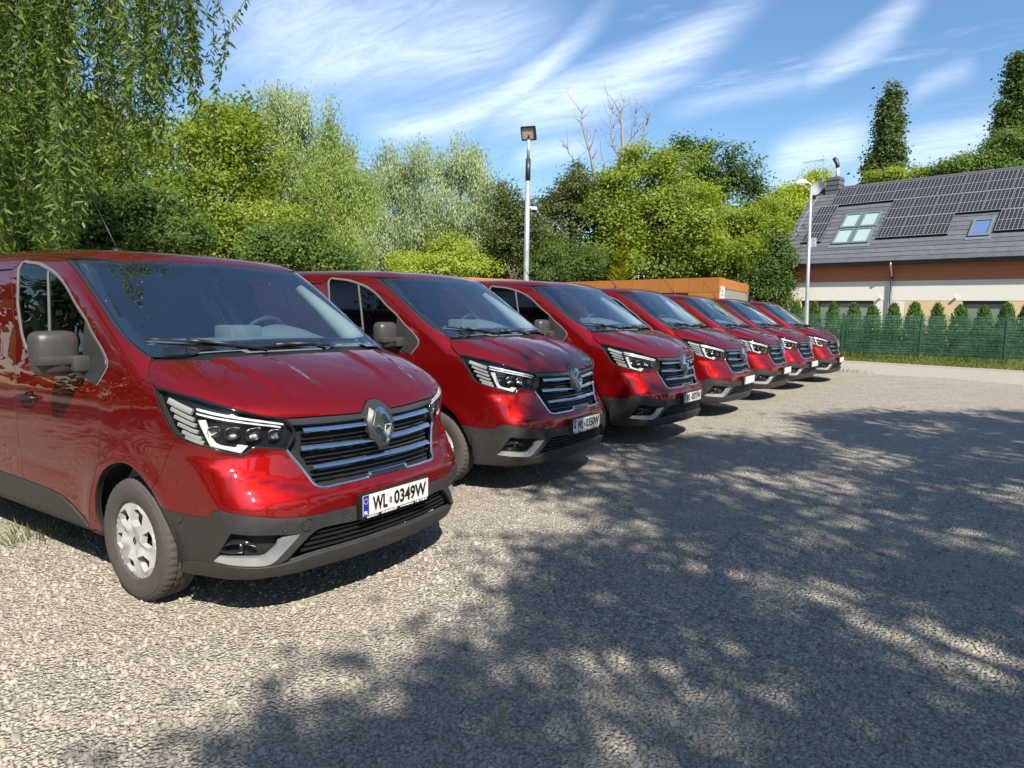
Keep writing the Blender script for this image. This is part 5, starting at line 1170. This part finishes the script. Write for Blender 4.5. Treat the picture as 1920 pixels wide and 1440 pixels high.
def build_thujas():
    for i, ((u, wd), lb) in enumerate(zip(THU, THL)):
        r = np.random.default_rng(40+i); ray = px_ray(u, 600)[:2]; ray = ray/(ray @ FWH); A2 = np.column_stack([ray, -FD]); sol = np.linalg.solve(A2, FA+FNN*.75-CAM[:2]); p = CAM[:2]+ray*sol[0]
        h = 2.02+r.uniform(-.10, .10); t = empty('thuja', (p[0], p[1], 0), 0, 'columnar cypress behind the fence, '+lb, 'cypress', 'cypresses in a row behind the fence')
        n = 2600; z = h*(1-r.uniform(0, 1, n)**.75*.98); k = z/h; rad = wd*.64*np.interp(k, [0, .12, .45, .75, .93, 1], [.75, .95, .92, .62, .34, .05]); a = r.uniform(0, 6.283, n); rr = rad*r.uniform(.5, 1.08, n)*(1+.12*np.sin(3*a+5*z+i))
        P = np.stack([rr*np.cos(a), rr*np.sin(a), z], -1); O = np.stack([np.cos(a), np.sin(a), .2+0*a], -1); D = unit(np.array([0, 0, 1.])+O*.35+r.normal(size=P.shape)*.3)
        V, Fc = leaves(P, D, unit(O+r.normal(size=P.shape)*.4), .13*r.uniform(.7, 1.3, n), .055); mesh_obj('foliage', V, Fc, LM['thuja'], t); MB().tube([(0, 0, -.1), (0, 0, h*.8)], [.04, .012], 6).build('trunk', M['bark'], t)
build_thujas()
def grass(name, P, h, seed, w=.012):
    r = np.random.default_rng(seed); n = len(P); D = unit(np.stack([r.normal(0, .45, n), r.normal(0, .45, n), np.ones(n)], -1)); N2 = unit(np.stack([r.normal(size=n), r.normal(size=n), np.zeros(n)], -1))
    V, Fc = leaves(P, D, N2, h*r.uniform(.4, 1.4, n), w); return mesh_obj(name, V, Fc, LM['grass'])
def build_verge():
    r = np.random.default_rng(8); n = 26000; s = r.uniform(-8, 13, n); k = r.beta(1.2, 1.6, n); q0 = G0+GD*s[:, None]+GN*.2
    # from the kerb back to just past the fence line
    q = []
    d = ((FA-q0) @ FNN)/(GN @ FNN); q = q0+GN*(np.clip(d, .4, 8)+.35)[:, None]*k[:, None]
    o = grass('verge_grass', np.column_stack([q, np.full(n, -.03)]), .13*(1+.8*(k > .6)), 9, .02); tag(o, kind='stuff')
build_verge()
def weeds(u, v, n, h, lab, seed, sp=.16):
    g = CAM+px_ray(u, v)*(-CAM[2]/px_ray(u, v)[2]); r = np.random.default_rng(seed); P = np.column_stack([g[0]+r.normal(0, sp, n), g[1]+r.normal(0, sp, n), np.full(n, -.01)])
    o = grass('weed_tuft', P-np.array([g[0], g[1], 0]), h, seed, .008); o.location = (g[0], g[1], 0); tag(o, lab, 'weeds', kind='stuff')
weeds(68, 1008, 90, .10, 'thin grass tuft in the gravel left of the nearest van wheel', 1)
weeds(1583, 697, 160, .10, 'small grass tuft by the bumper of the farthest van', 2, .3)
weeds(1592, 672, 240, .28, 'bright broad weeds at the foot of the fence beside the farthest van', 3, .45)
def fallen(u, v, lab, seed):
    g = CAM+px_ray(u, v)*(-CAM[2]/px_ray(u, v)[2]); 
    V, Fc = leaves(np.array([[0, 0, .0], [.01, .015, .004]]), unit(np.array([[1., .3, .1], [-.4, 1, .2]])), unit(np.array([[0, .2, 1.], [.1, 0, 1.]])), np.array([.045, .035]), np.array([.026, .02]))
    o = mesh_obj('fallen_leaf', V, Fc, LM['bright']); o.location = (g[0], g[1], .018); tag(o, lab, 'leaf')
fallen(932, 1346, 'green fallen leaf lying on shaded gravel at the bottom centre', 1); fallen(1896, 1092, 'green fallen leaf on shaded gravel at the right edge', 2)
g_ = CAM+px_ray(880, 1216)*(-CAM[2]/px_ray(880, 1216)[2])
for (u_, v_, sz, lab) in ((880, 1216, .028, 'dark angular loose stone, largest on the shaded gravel ahead of the nearest van'), (1130, 1228, .02, 'small dark loose stone on shaded gravel right of the largest one'), (1740, 1228, .024, 'pale loose stone on shaded gravel near the right edge')):
    g = CAM+px_ray(u_, v_)*(-CAM[2]/px_ray(u_, v_)[2]); o = stones_mesh('loose_stone', np.array([[0, 0, 0.]]), np.array([sz]), int(u_), 7); o.location = (g[0], g[1], .006); tag(o, lab, 'stone')
# ------------------------------------------------------------ trees beyond the yard
GRP = 'trees beyond the yard'
def T_(name, u, dep, lobs, leafm, label, cat='tree', **k):
    b = base_at(u, dep); tree(name, b, [lob(l[0], l[1], dep*(l[4] if len(l) > 4 else 1), b, l[2], l[3]) for l in lobs], leafm, label, cat, GRP, **k)
T_('maple_tree', 430, 23, [(420, 260, 75, 55), (360, 300, 70, 70), (480, 320, 80, 85), (430, 380, 110, 75), (540, 400, 55, 80), (350, 420, 80, 60), (470, 450, 100, 60), (300, 300, 45, 90), (400, 215, 35, 25), (455, 240, 30, 40)], 'maple', 'yellow-green maple at left, between the weeping willow and the pale willow', n_clump=620, n_leaf=42, rc=.75, L=.17, W_=.11, seed=21, r0=.22, gap=.12)
T_('silver_willow_tree', 545, 31, [(535, 210, 50, 62), (570, 260, 55, 75), (520, 290, 50, 80), (590, 340, 60, 90), (540, 400, 70, 90)], 'silver', 'tall pale willow with a rounded top behind the yellow-green maple', n_clump=460, n_leaf=60, rc=.75, L=.20, W_=.055, seed=22, r0=.22, droop=.35, shell=.4)
T_('birch_tree', 640, 25, [(618, 215, 16, 50), (622, 290, 45, 75), (650, 350, 55, 90), (610, 380, 60, 90), (660, 440, 65, 80), (590, 460, 60, 70), (690, 400, 30, 80)], 'birch', 'slender birch with hanging yellow-green twigs and pale trunk', n_clump=520, n_leaf=60, rc=.6, L=.13, W_=.06, seed=23, r0=.12, droop=.5, bark='birchbark', shell=.4, gap=.15)
T_('white_willow_tree', 840, 44, [(850, 285, 52, 52), (895, 330, 45, 55), (800, 330, 60, 60), (735, 330, 45, 45), (725, 400, 60, 75), (860, 400, 90, 70), (920, 420, 65, 70), (790, 450, 85, 65), (900, 480, 80, 60), (700, 470, 45, 55)], 'silver', 'broad silvery willow in the middle, left of the floodlight post', n_clump=900, n_leaf=62, rc=1.1, L=.28, W_=.072, seed=24, r0=.25, droop=.45, shell=.4)
T_('bright_shrub', 830, 42, [(850, 470, 55, 38), (780, 498, 50, 28), (900, 500, 70, 28), (830, 510, 90, 26)], 'bright', 'bright yellow-green shrub below the silvery willow', 'shrub', n_clump=240, n_leaf=50, rc=.65, L=.21, W_=.11, seed=25, r0=.06)
T_('olive_tree', 960, 42, [(955, 380, 35, 48), (975, 430, 40, 60), (940, 450, 40, 60)], 'olive', 'olive green tree just behind the floodlight post', n_clump=180, n_leaf=40, rc=.8, L=.26, W_=.13, seed=26, r0=.2)
T_('ivy_tree', 1070, 45, [(1040, 385, 40, 48), (1100, 340, 50, 45), (1075, 420, 55, 60), (1130, 390, 40, 60), (1010, 440, 40, 60)], 'olive', 'dark olive tree with bare branches sticking out, right of the floodlight post', n_clump=300, n_leaf=40, rc=.8, L=.26, W_=.13, seed=27, r0=.3, gap=.2)
T_('hedge_shrub', 1060, 43, [(1030, 490, 50, 45), (1090, 500, 50, 36), (1140, 510, 40, 28), (1000, 505, 40, 32)], 'mid', 'mid green shrub mass right of the floodlight post, above the rust parapet', 'shrub', n_clump=300, n_leaf=52, rc=.75, L=.19, W_=.10, seed=28, r0=.08)
T_('sycamore_tree', 1225, 45, [(1265, 315, 48, 38), (1200, 350, 75, 55), (1130, 400, 55, 60), (1290, 390, 70, 60), (1230, 430, 110, 60), (1160, 470, 70, 45), (1290, 480, 80, 50), (1190, 300, 25, 25)], 'maple', 'large bright green broadleaf tree in the middle, right of the bare dead tree', n_clump=820, n_leaf=46, rc=1.05, L=.27, W_=.18, seed=29, r0=.35, gap=.1)
T_('robinia_tree', 1345, 52, [(1330, 290, 48, 30), (1385, 310, 42, 35), (1270, 290, 25, 25), (1300, 340, 45, 38), (1365, 350, 50, 35), (1415, 355, 30, 25), (1350, 390, 60, 35), (1390, 400, 40, 30)], 'dark', 'airy dark crown standing higher behind the bright green tree', n_clump=360, n_leaf=34, rc=.95, L=.3, W_=.18, seed=30, r0=.4, gap=.28, shell=.3)
T_('lime_tree', 1390, 46, [(1370, 430, 50, 50), (1420, 440, 45, 50), (1390, 480, 70, 50), (1330, 500, 50, 40), (1455, 420, 25, 50)], 'maple', 'yellow-green tree between the bright green tree and the house', n_clump=420, n_leaf=44, rc=.9, L=.24, W_=.15, seed=31, r0=.25, gap=.1)
T_('elder_shrub', 1435, 36, [(1430, 530, 40, 45), (1455, 490, 35, 60), (1400, 540, 45, 30), (1460, 560, 25, 50)], 'dark', 'dark leafy shrub between the rust building and the house wall', 'shrub', n_clump=300, n_leaf=46, rc=.6, L=.18, W_=.12, seed=32, r0=.1)
T_('ash_tree', 1500, 49, [(1500, 370, 40, 30), (1470, 400, 40, 35), (1530, 345, 25, 20), (1575, 325, 28, 24), (1470, 455, 35, 45)], 'bright', 'yellow-green tree tops rising behind the chimney end of the house', n_clump=300, n_leaf=40, rc=.85, L=.26, W_=.16, seed=33, r0=.25, gap=.2)
T_('poplar_tree', 1655, 72, [(1669, 195, 13, 34), (1664, 240, 20, 48), (1661, 290, 27, 52), (1655, 330, 30, 40), (1634, 325, 9, 26)], 'poplar', 'tall narrow poplar rising behind the roof of the house', n_clump=520, n_leaf=40, rc=.9, L=.40, W_=.28, seed=34, r0=.4, shell=.3, up=.3)
T_('poplar_tree', 1900, 62, [(1913, 148, 15, 46), (1908, 200, 22, 58), (1925, 250, 34, 60), (1882, 218, 9, 28), (1874, 262, 11, 28)], 'poplar', 'tall poplar cut by the right edge of the picture', n_clump=460, n_leaf=40, rc=.85, L=.36, W_=.25, seed=35, r0=.4, shell=.3, up=.3)
T_('oak_tree', 1860, 54, [(1895, 280, 45, 30), (1830, 305, 50, 20), (1780, 315, 30, 14), (1900, 310, 50, 30), (1940, 290, 40, 40)], 'mid', 'rounded dark green crown above the right end of the roof', n_clump=380, n_leaf=44, rc=.9, L=.28, W_=.18, seed=36, r0=.4)
T_('yellow_bush', 1700, 56, [(1700, 325, 30, 16), (1660, 335, 30, 14), (1735, 335, 20, 12)], 'maple', 'low yellow-green tree top beside the tall poplar behind the roof', n_clump=160, n_leaf=36, rc=.7, L=.28, W_=.18, seed=37, r0=.2)
# shrubs low at the left, behind the nearest vans
T_('hazel_shrub', 90, 17, [(40, 430, 90, 70), (140, 440, 80, 55), (90, 380, 80, 70), (-60, 420, 90, 90)], 'dark', 'dark green shrub low at the far left behind the nearest van roof', 'shrub', n_clump=420, n_leaf=52, rc=.5, L=.15, W_=.08, seed=38, r0=.06)
T_('plum_shrub', 290, 18, [(230, 430, 80, 55), (320, 450, 90, 45), (270, 390, 70, 50)], 'mid', 'mid green shrub behind the aerial of the nearest van', 'shrub', n_clump=400, n_leaf=52, rc=.5, L=.14, W_=.08, seed=39, r0=.06)
T_('bramble_shrub', 560, 20, [(560, 475, 60, 34), (500, 480, 45, 40), (610, 490, 40, 30), (530, 455, 25, 25), (650, 495, 40, 22), (590, 450, 18, 22)], 'mid', 'dark shrub low between the maple and the birch', 'shrub', n_clump=300, n_leaf=52, rc=.5, L=.14, W_=.08, seed=45, r0=.06)
T_('acacia_tree', 200, 27, [(180, 250, 80, 80), (90, 230, 90, 90), (260, 330, 80, 80), (130, 350, 120, 90), (0, 280, 100, 100)], 'maple', 'leafy green tree at the far left behind the weeping willow', n_clump=560, n_leaf=46, rc=.8, L=.19, W_=.11, seed=46, r0=.25, gap=.1)
def woodland():
    Vs, Fs, b = [], [], 0; r = np.random.default_rng(77)
    for i in range(30):
        az = R(166+i*8.3); q = CAM[:2]+r.uniform(38, 56)*np.array([math.cos(az), math.sin(az)])
        (V, Fc), _ = crown_leaves([(q[0], q[1], 5., 4.5, 4.5, r.uniform(4.5, 7))], 60, 26, 1.6, .9, .6, 300+i, sub=3, dens=1., gap=0.); Vs.append(V); Fs.append(Fc+b); b += len(V)
    for i in range(26):
        u = -150+i*66; dep = r.uniform(46, 58); v = 470+r.uniform(-25, 30); p = at(u, v, dep); k = dep/FPX
        (V, Fc), _ = crown_leaves([(p[0], p[1], p[2], 60*k, 60*k, 75*k), (p[0], p[1], p[2]-70*k, 70*k, 70*k, 70*k)], 70, 26, 1.1, .50, .32, 100+i); Vs.append(V); Fs.append(Fc+b); b += len(V)
    o = mesh_obj('woodland', np.vstack(Vs), np.vstack(Fs), LM['dark']); tag(o, kind='stuff')
woodland()
def conifer():
    b = base_at(1162, 41); t = empty('golden_conifer', tuple(b), 0, 'small golden feathery conifer just above the rust parapet', 'conifer', GRP); r = np.random.default_rng(50)
    top = at(1165, 440, 41)[2]; z0 = .3; P, D, N2, L = [], [], [], []; mb = MB().tube([(0, 0, -.1), (0, 0, top)], [.07, .01], 6)
    for i in range(150):
        k = r.uniform(0, 1)**.8; z = z0+(top-z0)*k; ln = (1-k)*1.3+.12; a = r.uniform(0, 6.283); d = np.array([math.cos(a), math.sin(a), .25]); 
        for q in np.linspace(.1, 1, 14):
            c = np.array([0, 0, z])+d*ln*q*[1, 1, 1]+[0, 0, .35*ln*q*q]
            for s_ in (-1, 1):
                P.append(c); sd_ = np.array([-d[1], d[0], 0])*s_; D.append(unit(d*.7+sd_*.6+np.array([0, 0, .35]))); N2.append(unit(np.array([0, 0, 1.])+r.normal(size=3)*.3)); L.append(.27*(1.1-q*.5))
    V, Fc = leaves(np.array(P), np.array(D), np.array(N2), np.array(L), .045); mesh_obj('crown', V, Fc, LM['gold'], t); mb.build('trunk', M['bark'], t)
conifer()
def dead_tree():
    dep = 48; b = base_at(1175, dep); t = empty('dead_tree', tuple(b), 0, 'bare dead tree with bleached forking branches against the sky', 'tree', GRP); mb = MB(); r = random.Random(9)
    Q = lambda u, v, k=1.: at(u, v, dep*k)-b
    def br(pts, r0, r1, fork=True):
        P = np.array(pts); s = np.linspace(0, 1, len(P)*3); P = np.stack([np.interp(s, np.linspace(0, 1, len(pts)), P[:, i]) for i in range(3)], -1)
        for i in range(1, len(P)-1): P[i] += np.array([r.uniform(-.07, .07) for _ in range(3)])
        mb.tube(P, np.linspace(r0, r1*1.3, len(P)), 7)
        if fork:
            for i in range(2, len(P)-1):
                for _ in range(3):
                    if r.random() < .62:
                        d = (P[i]-P[i-1]); d = d/np.linalg.norm(d); sd_ = np.array([r.uniform(-1, 1), r.uniform(-1, 1), r.uniform(.2, .9)]); ln = r.uniform(.5, 1.4); e = P[i]+(d*.5+sd_)*ln*.7; mid_ = (P[i]+e)/2+np.array([r.uniform(-.12, .12) for _ in range(3)])
                        mb.tube([P[i], mid_, e, e+(d*.8+sd_*.4)*ln*.4], [r1*.8+.012, r1*.6+.010, .014, .007], 5)
    br([(0, 0, -.1), Q(1175, 520), Q(1168, 400), Q(1165, 330), Q(1168, 265), Q(1165, 215), Q(1172, 180)], .32, .02)
    br([Q(1168, 400), Q(1120, 360), Q(1108, 300), Q(1092, 240), Q(1090, 205)], .16, .02); br([Q(1166, 300), Q(1148, 270), Q(1145, 225), Q(1152, 200)], .07, .012)
    br([Q(1167, 330), Q(1195, 285), Q(1212, 240), Q(1216, 205)], .08, .012); br([Q(1166, 280), Q(1190, 250), Q(1192, 200)], .06, .01)
    br([Q(1140, 375), Q(1090, 320), Q(1065, 285), Q(1055, 270)], .07, .012); br([Q(1130, 365), Q(1130, 300), Q(1118, 230)], .06, .012)
    br([Q(1165, 420), Q(1100, 400), Q(1050, 410), Q(1010, 380)], .09, .015); br([Q(1166, 440), Q(1110, 440), Q(1060, 430), Q(1020, 395)], .08, .012)
    mb.build('branches', M['deadwood'], t, smooth=True)
dead_tree()
# ------------------------------------------------------------ the weeping willow that overhangs the vans
def weeping_willow():
    B = np.array([-9.6, -.6, 0.]); t = empty('weeping_willow_tree', tuple(B), 0, 'weeping willow at the left edge, its hanging leafy strands reaching above the nearest van', 'tree')
    r = np.random.default_rng(61); P, D, N2, L = [], [], [], []; mb = MB()
    S = []
    GX = np.concatenate([r.uniform(-260, 130, 46), r.uniform(130, 290, 9)])
    for i in range(380):      # strands hang in bunches: column in the picture, how low they hang, how far off they are
        u = GX[r.integers(len(GX))]+r.normal(0, 14); dep = r.uniform(8.0, 12.5); low = np.interp(u, [-260, 0, 120, 200, 260, 330], [470, 480, 440, 330, 250, 190])+r.normal(0, 45); S.append((u, low, dep))
    for i in range(34): S.append((r.uniform(255, 385), r.uniform(110, 205), r.uniform(8, 10)))
    for u, low, dep in ((318, 430, 9.0), (345, 400, 9.4), (325, 360, 8.6), (392, 165, 8.4), (372, 200, 8.8), (338, 330, 9.), (225, 205, 8.), (310, 300, 9.6), (352, 445, 9.9), (300, 390, 8.8), (363, 215, 8.5)): S.append((u, low, dep))
    for u, low, dep in S:
        p1 = at(u, low, dep); topz = max(p1[2]+1.2, min(r.uniform(6.6, 9.5), p1[2]+5.5)); p0 = np.array([p1[0]+r.normal(0, .25), p1[1]+r.normal(0, .25), topz]); n = int(np.linalg.norm(p0-p1)/.042); s = np.linspace(0, 1, n)
        sw = r.normal(0, .16, 2); C = p0+(p1-p0)*s[:, None]; C[:, 0] += sw[0]*np.sin(s*3.0)+.04*np.sin(s*17+u); C[:, 1] += sw[1]*np.sin(s*3.0)+.04*np.cos(s*15+u)
        mb.tube(C[::6]-B, .003, 3, False); keep = r.uniform(0, 1, n) < .35+.6*(np.sin(s*r.uniform(6, 14)+r.uniform(0, 6)) > -.5); C = C[keep]; m = len(C)
        for rep in range(2):
            a = r.uniform(0, 6.283, m); d = np.stack([np.cos(a)*.9, np.sin(a)*.9, -np.ones(m)*.75+r.normal(0, .5, m)], -1); P.append(C+r.normal(0, .02, C.shape)); D.append(unit(d)); N2.append(unit(r.normal(size=(m, 3)))); L.append(r.uniform(.06, .15, m))
    V, Fc = leaves(np.vstack(P)-B, np.vstack(D), np.vstack(N2), np.concatenate(L), .034)
    (V2, F2), C2 = crown_leaves([(0, 0, 10.5, 4., 4., 3.), (2.6, 2.4, 10.6, 2.4, 2.2, 1.4), (-2., 1.5, 7.6, 2.4, 2.6, 3.), (-3., 3., 6., 2.4, 2.4, 3.), (5.3, 3.2, 9., 1.2, 1.0, .5), (6.3, 2.4, 8.8, .8, .9, .3), (4.2, 3.4, 9.2, 1.0, .9, .4)], 620, 60, .6, .16, .045, 62, droop=.4, shell=.3)
    mesh_obj('crown', np.vstack([V, V2]), np.vstack([Fc, F2+len(V)]), LM['willow'], t)
    mb.tube([(0, 0, -.1), (.1, .05, 2.), (-.05, .1, 5), (.2, 0, 9), (.3, .1, 11)], [.42, .34, .28, .16, .06], 10)
    for e in ((2.6, 2.4, 9.4), (6.2, 2.8, 9.), (-2.5, -1, 9), (.5, -3, 9), (-.5, 3, 9), (1.5, 4.5, 8.5), (-1.8, 5, 8)): mb.tube([(0, .05, 4.6), (e[0]*.35, e[1]*.4, 7.2), (e[0]*.7, e[1]*.7, e[2]*.97), e], [.17, .12, .07, .02], 7)
    mb.build('trunk', M['bark'], t, smooth=True)
weeping_willow()
# ------------------------------------------------------------ the trees behind the camera, whose shade lies on the lot
def shade_trees():
    r = np.random.default_rng(71)
    yb = [-6, -1.6, -.6, .73, 1.6, 2.0, 2.3, 2.7, 3.5, 4.2, 4.8, 5.6, 7.4, 9.0, 10.2, 12.0]; xb = [.7, .45, .34, .0, -.35, -.95, -1.45, -1.8, -1.75, -1.5, -1.0, -.5, -.1, .7, 1.7, 3.6]
    lit = [(1330, 1125, .24), (1420, 1140, .14), (1230, 1235, .12), (1530, 1205, .24), (930, 1400, .12), (1110, 1330, .10), (1230, 1410, .14), (1000, 870, .45), (1130, 880, .35), (1290, 905, .45), (1480, 920, .35), (1820, 925, .3), (1620, 1000, .2), (1010, 1010, .25), (980, 950, .35), (1150, 850, .3), (1400, 815, .6), (1240, 820, .5), (1560, 855, .5), (1750, 1060, .15), (1120, 1030, .2), (1800, 860, .4), (1060, 925, .3)]
    G = [(CAM+px_ray(u, v)*(-CAM[2]/px_ray(u, v)[2]))[:2].tolist()+[k] for u, v, k in lit]
    trees_ = [((11.2, -4.4, 0), 'tall leafy tree standing behind the camera, its dappled shade on the gravel'), ((14.2, 1.8, 0), 'second tall leafy tree behind the camera, nearer the lane')]
    Cs = [[], []]
    n = 0
    while n < 1480:
        y = r.uniform(-3.6, 11.8); x = r.uniform(-2, 7.2)
        if x < np.interp(y, yb, xb)+.16: continue
        if y > 10.2 and x < 2: continue
        bad = False
        for gx, gy, k in G:
            if math.hypot((x-gx)*1.15, y-gy) < k*.8+.2: bad = True; break
        if bad: continue
        if math.sin(x*2.3+1.+.6*math.sin(y*1.3))*math.sin(y*1.9+.4+.7*math.sin(x*1.1))+.5*math.sin(x*4.1+y*3.3)+.35*math.sin(x*7.3-y*6.1) > (9 if (1.7 < y < 5.6 and x < .35) else .66 if y < 3 else .40): continue
        h = r.uniform(6.8, 11.0); p = np.array([x, y, 0])+np.array([.85, -.6, 1.])*h; k = 0 if np.hypot(p[0]-11.2, p[1]+4.4) < np.hypot(p[0]-14.2, p[1]-1.8) else 1; Cs[k].append(p); n += 1
    for k, (b, lab) in enumerate(trees_):
        C = np.array(Cs[k]); t = empty('shade_tree', b, 0, lab, 'tree'); m = 56; off = r.normal(size=(len(C), m, 3))*np.array([.24, .24, .2]); P = (C[:, None]+off).reshape(-1, 3)-np.array(b); N2 = unit(np.array([.3, -.2, 1.])+r.normal(size=P.shape)*.6); D = unit(np.cross(N2, r.normal(size=P.shape)))
        V, Fc = leaves(P, D, N2, r.uniform(.09, .17, len(P)), .085); mesh_obj('crown', V, Fc, LM['mid'], t)
        tips = C[r.permutation(len(C))[:40]]-np.array(b); limbs((0, 0, -.1), tips, .32, M['bark'], t, 5+k, trunk_top=(0, 0, 9.), nmax=40)
shade_trees()
for i, (x, y, lab) in enumerate(((.5, -10.2, 'broad green tree out of view to the left, nearest the front of the vans'), (-4.5, -10.0, 'middle one of three broad trees out of view to the left'), (-9.6, -9.2, 'broad green tree out of view to the left, farthest back'))):
    tree('roadside_tree', (x, y, 0), [(0, 0, 6.2, 2.6, 2.6, 2.2), (1.2, .6, 4.2, 2., 1.8, 1.6), (-1.2, .4, 3.8, 2., 1.8, 1.7), (0, .8, 2.2, 2.6, 1.6, 1.6), (1.6, 1., 1.2, 1.4, 1., 1.1), (-1.6, .9, 1.2, 1.5, 1., 1.1)], 'mid', lab, 'tree', 'trees out of view to the left', n_clump=260, n_leaf=34, rc=.8, L=.24, W_=.14, seed=80+i, r0=.2)
# ------------------------------------------------------------ the row of vans
VANS = [(0, 0, 0, 0, 'nearest dark red van, its whole front in sun, plate ending 0349W', ('WL', '0349W', (('RENAULT', -.185, .085), ('KRUBAGROUP', -.06, .12), ('www.krubagroup.pl', .08, .11), ('T 801 77 88 98', .20, .10)))),
        (-.296, 2.826, .0275, .016, 'second dark red van, its front in tree shade, plate ending 0350W', ('WL', '0350W', (('RENAULT', -.185, .085), ('KRUBAGROUP', -.06, .12), ('www.krubagroup.pl', .08, .11), ('T 801 77 88 98', .20, .10)))),
        (-.174, 5.325, .046, -.0405, 'third red van from the camera, shaded plate ending 0371W', ('WL', '0371W')),
        (-.236, 8.082, .042, -.008, 'middle van of the row, directly beyond the one with plate 0371W', None),
        (-.278, 10.849, .012, -.0114, 'fifth red van from the camera, third from the far fence end', None),
        (-.246, 13.293, .002, -.0498, 'last but one red van at the far end of the row', None),
        (-.068, 15.678, -.018, -.0193, 'farthest red van, next to the green fence', None)]
proto = build_van()
for i, (x, y, z, a, lab, txt) in enumerate(VANS):
    v = proto if i == 0 else None
    if v is None: v = copy_tree(proto)
    v.location = (x, y, z); v.rotation_euler = (0, 0, a); tag(v, lab, 'van', 'red vans parked in a row'); VANS[i] = v, txt
for v, txt in VANS: number_plate(v, txt)
bpy.context.view_layer.update()
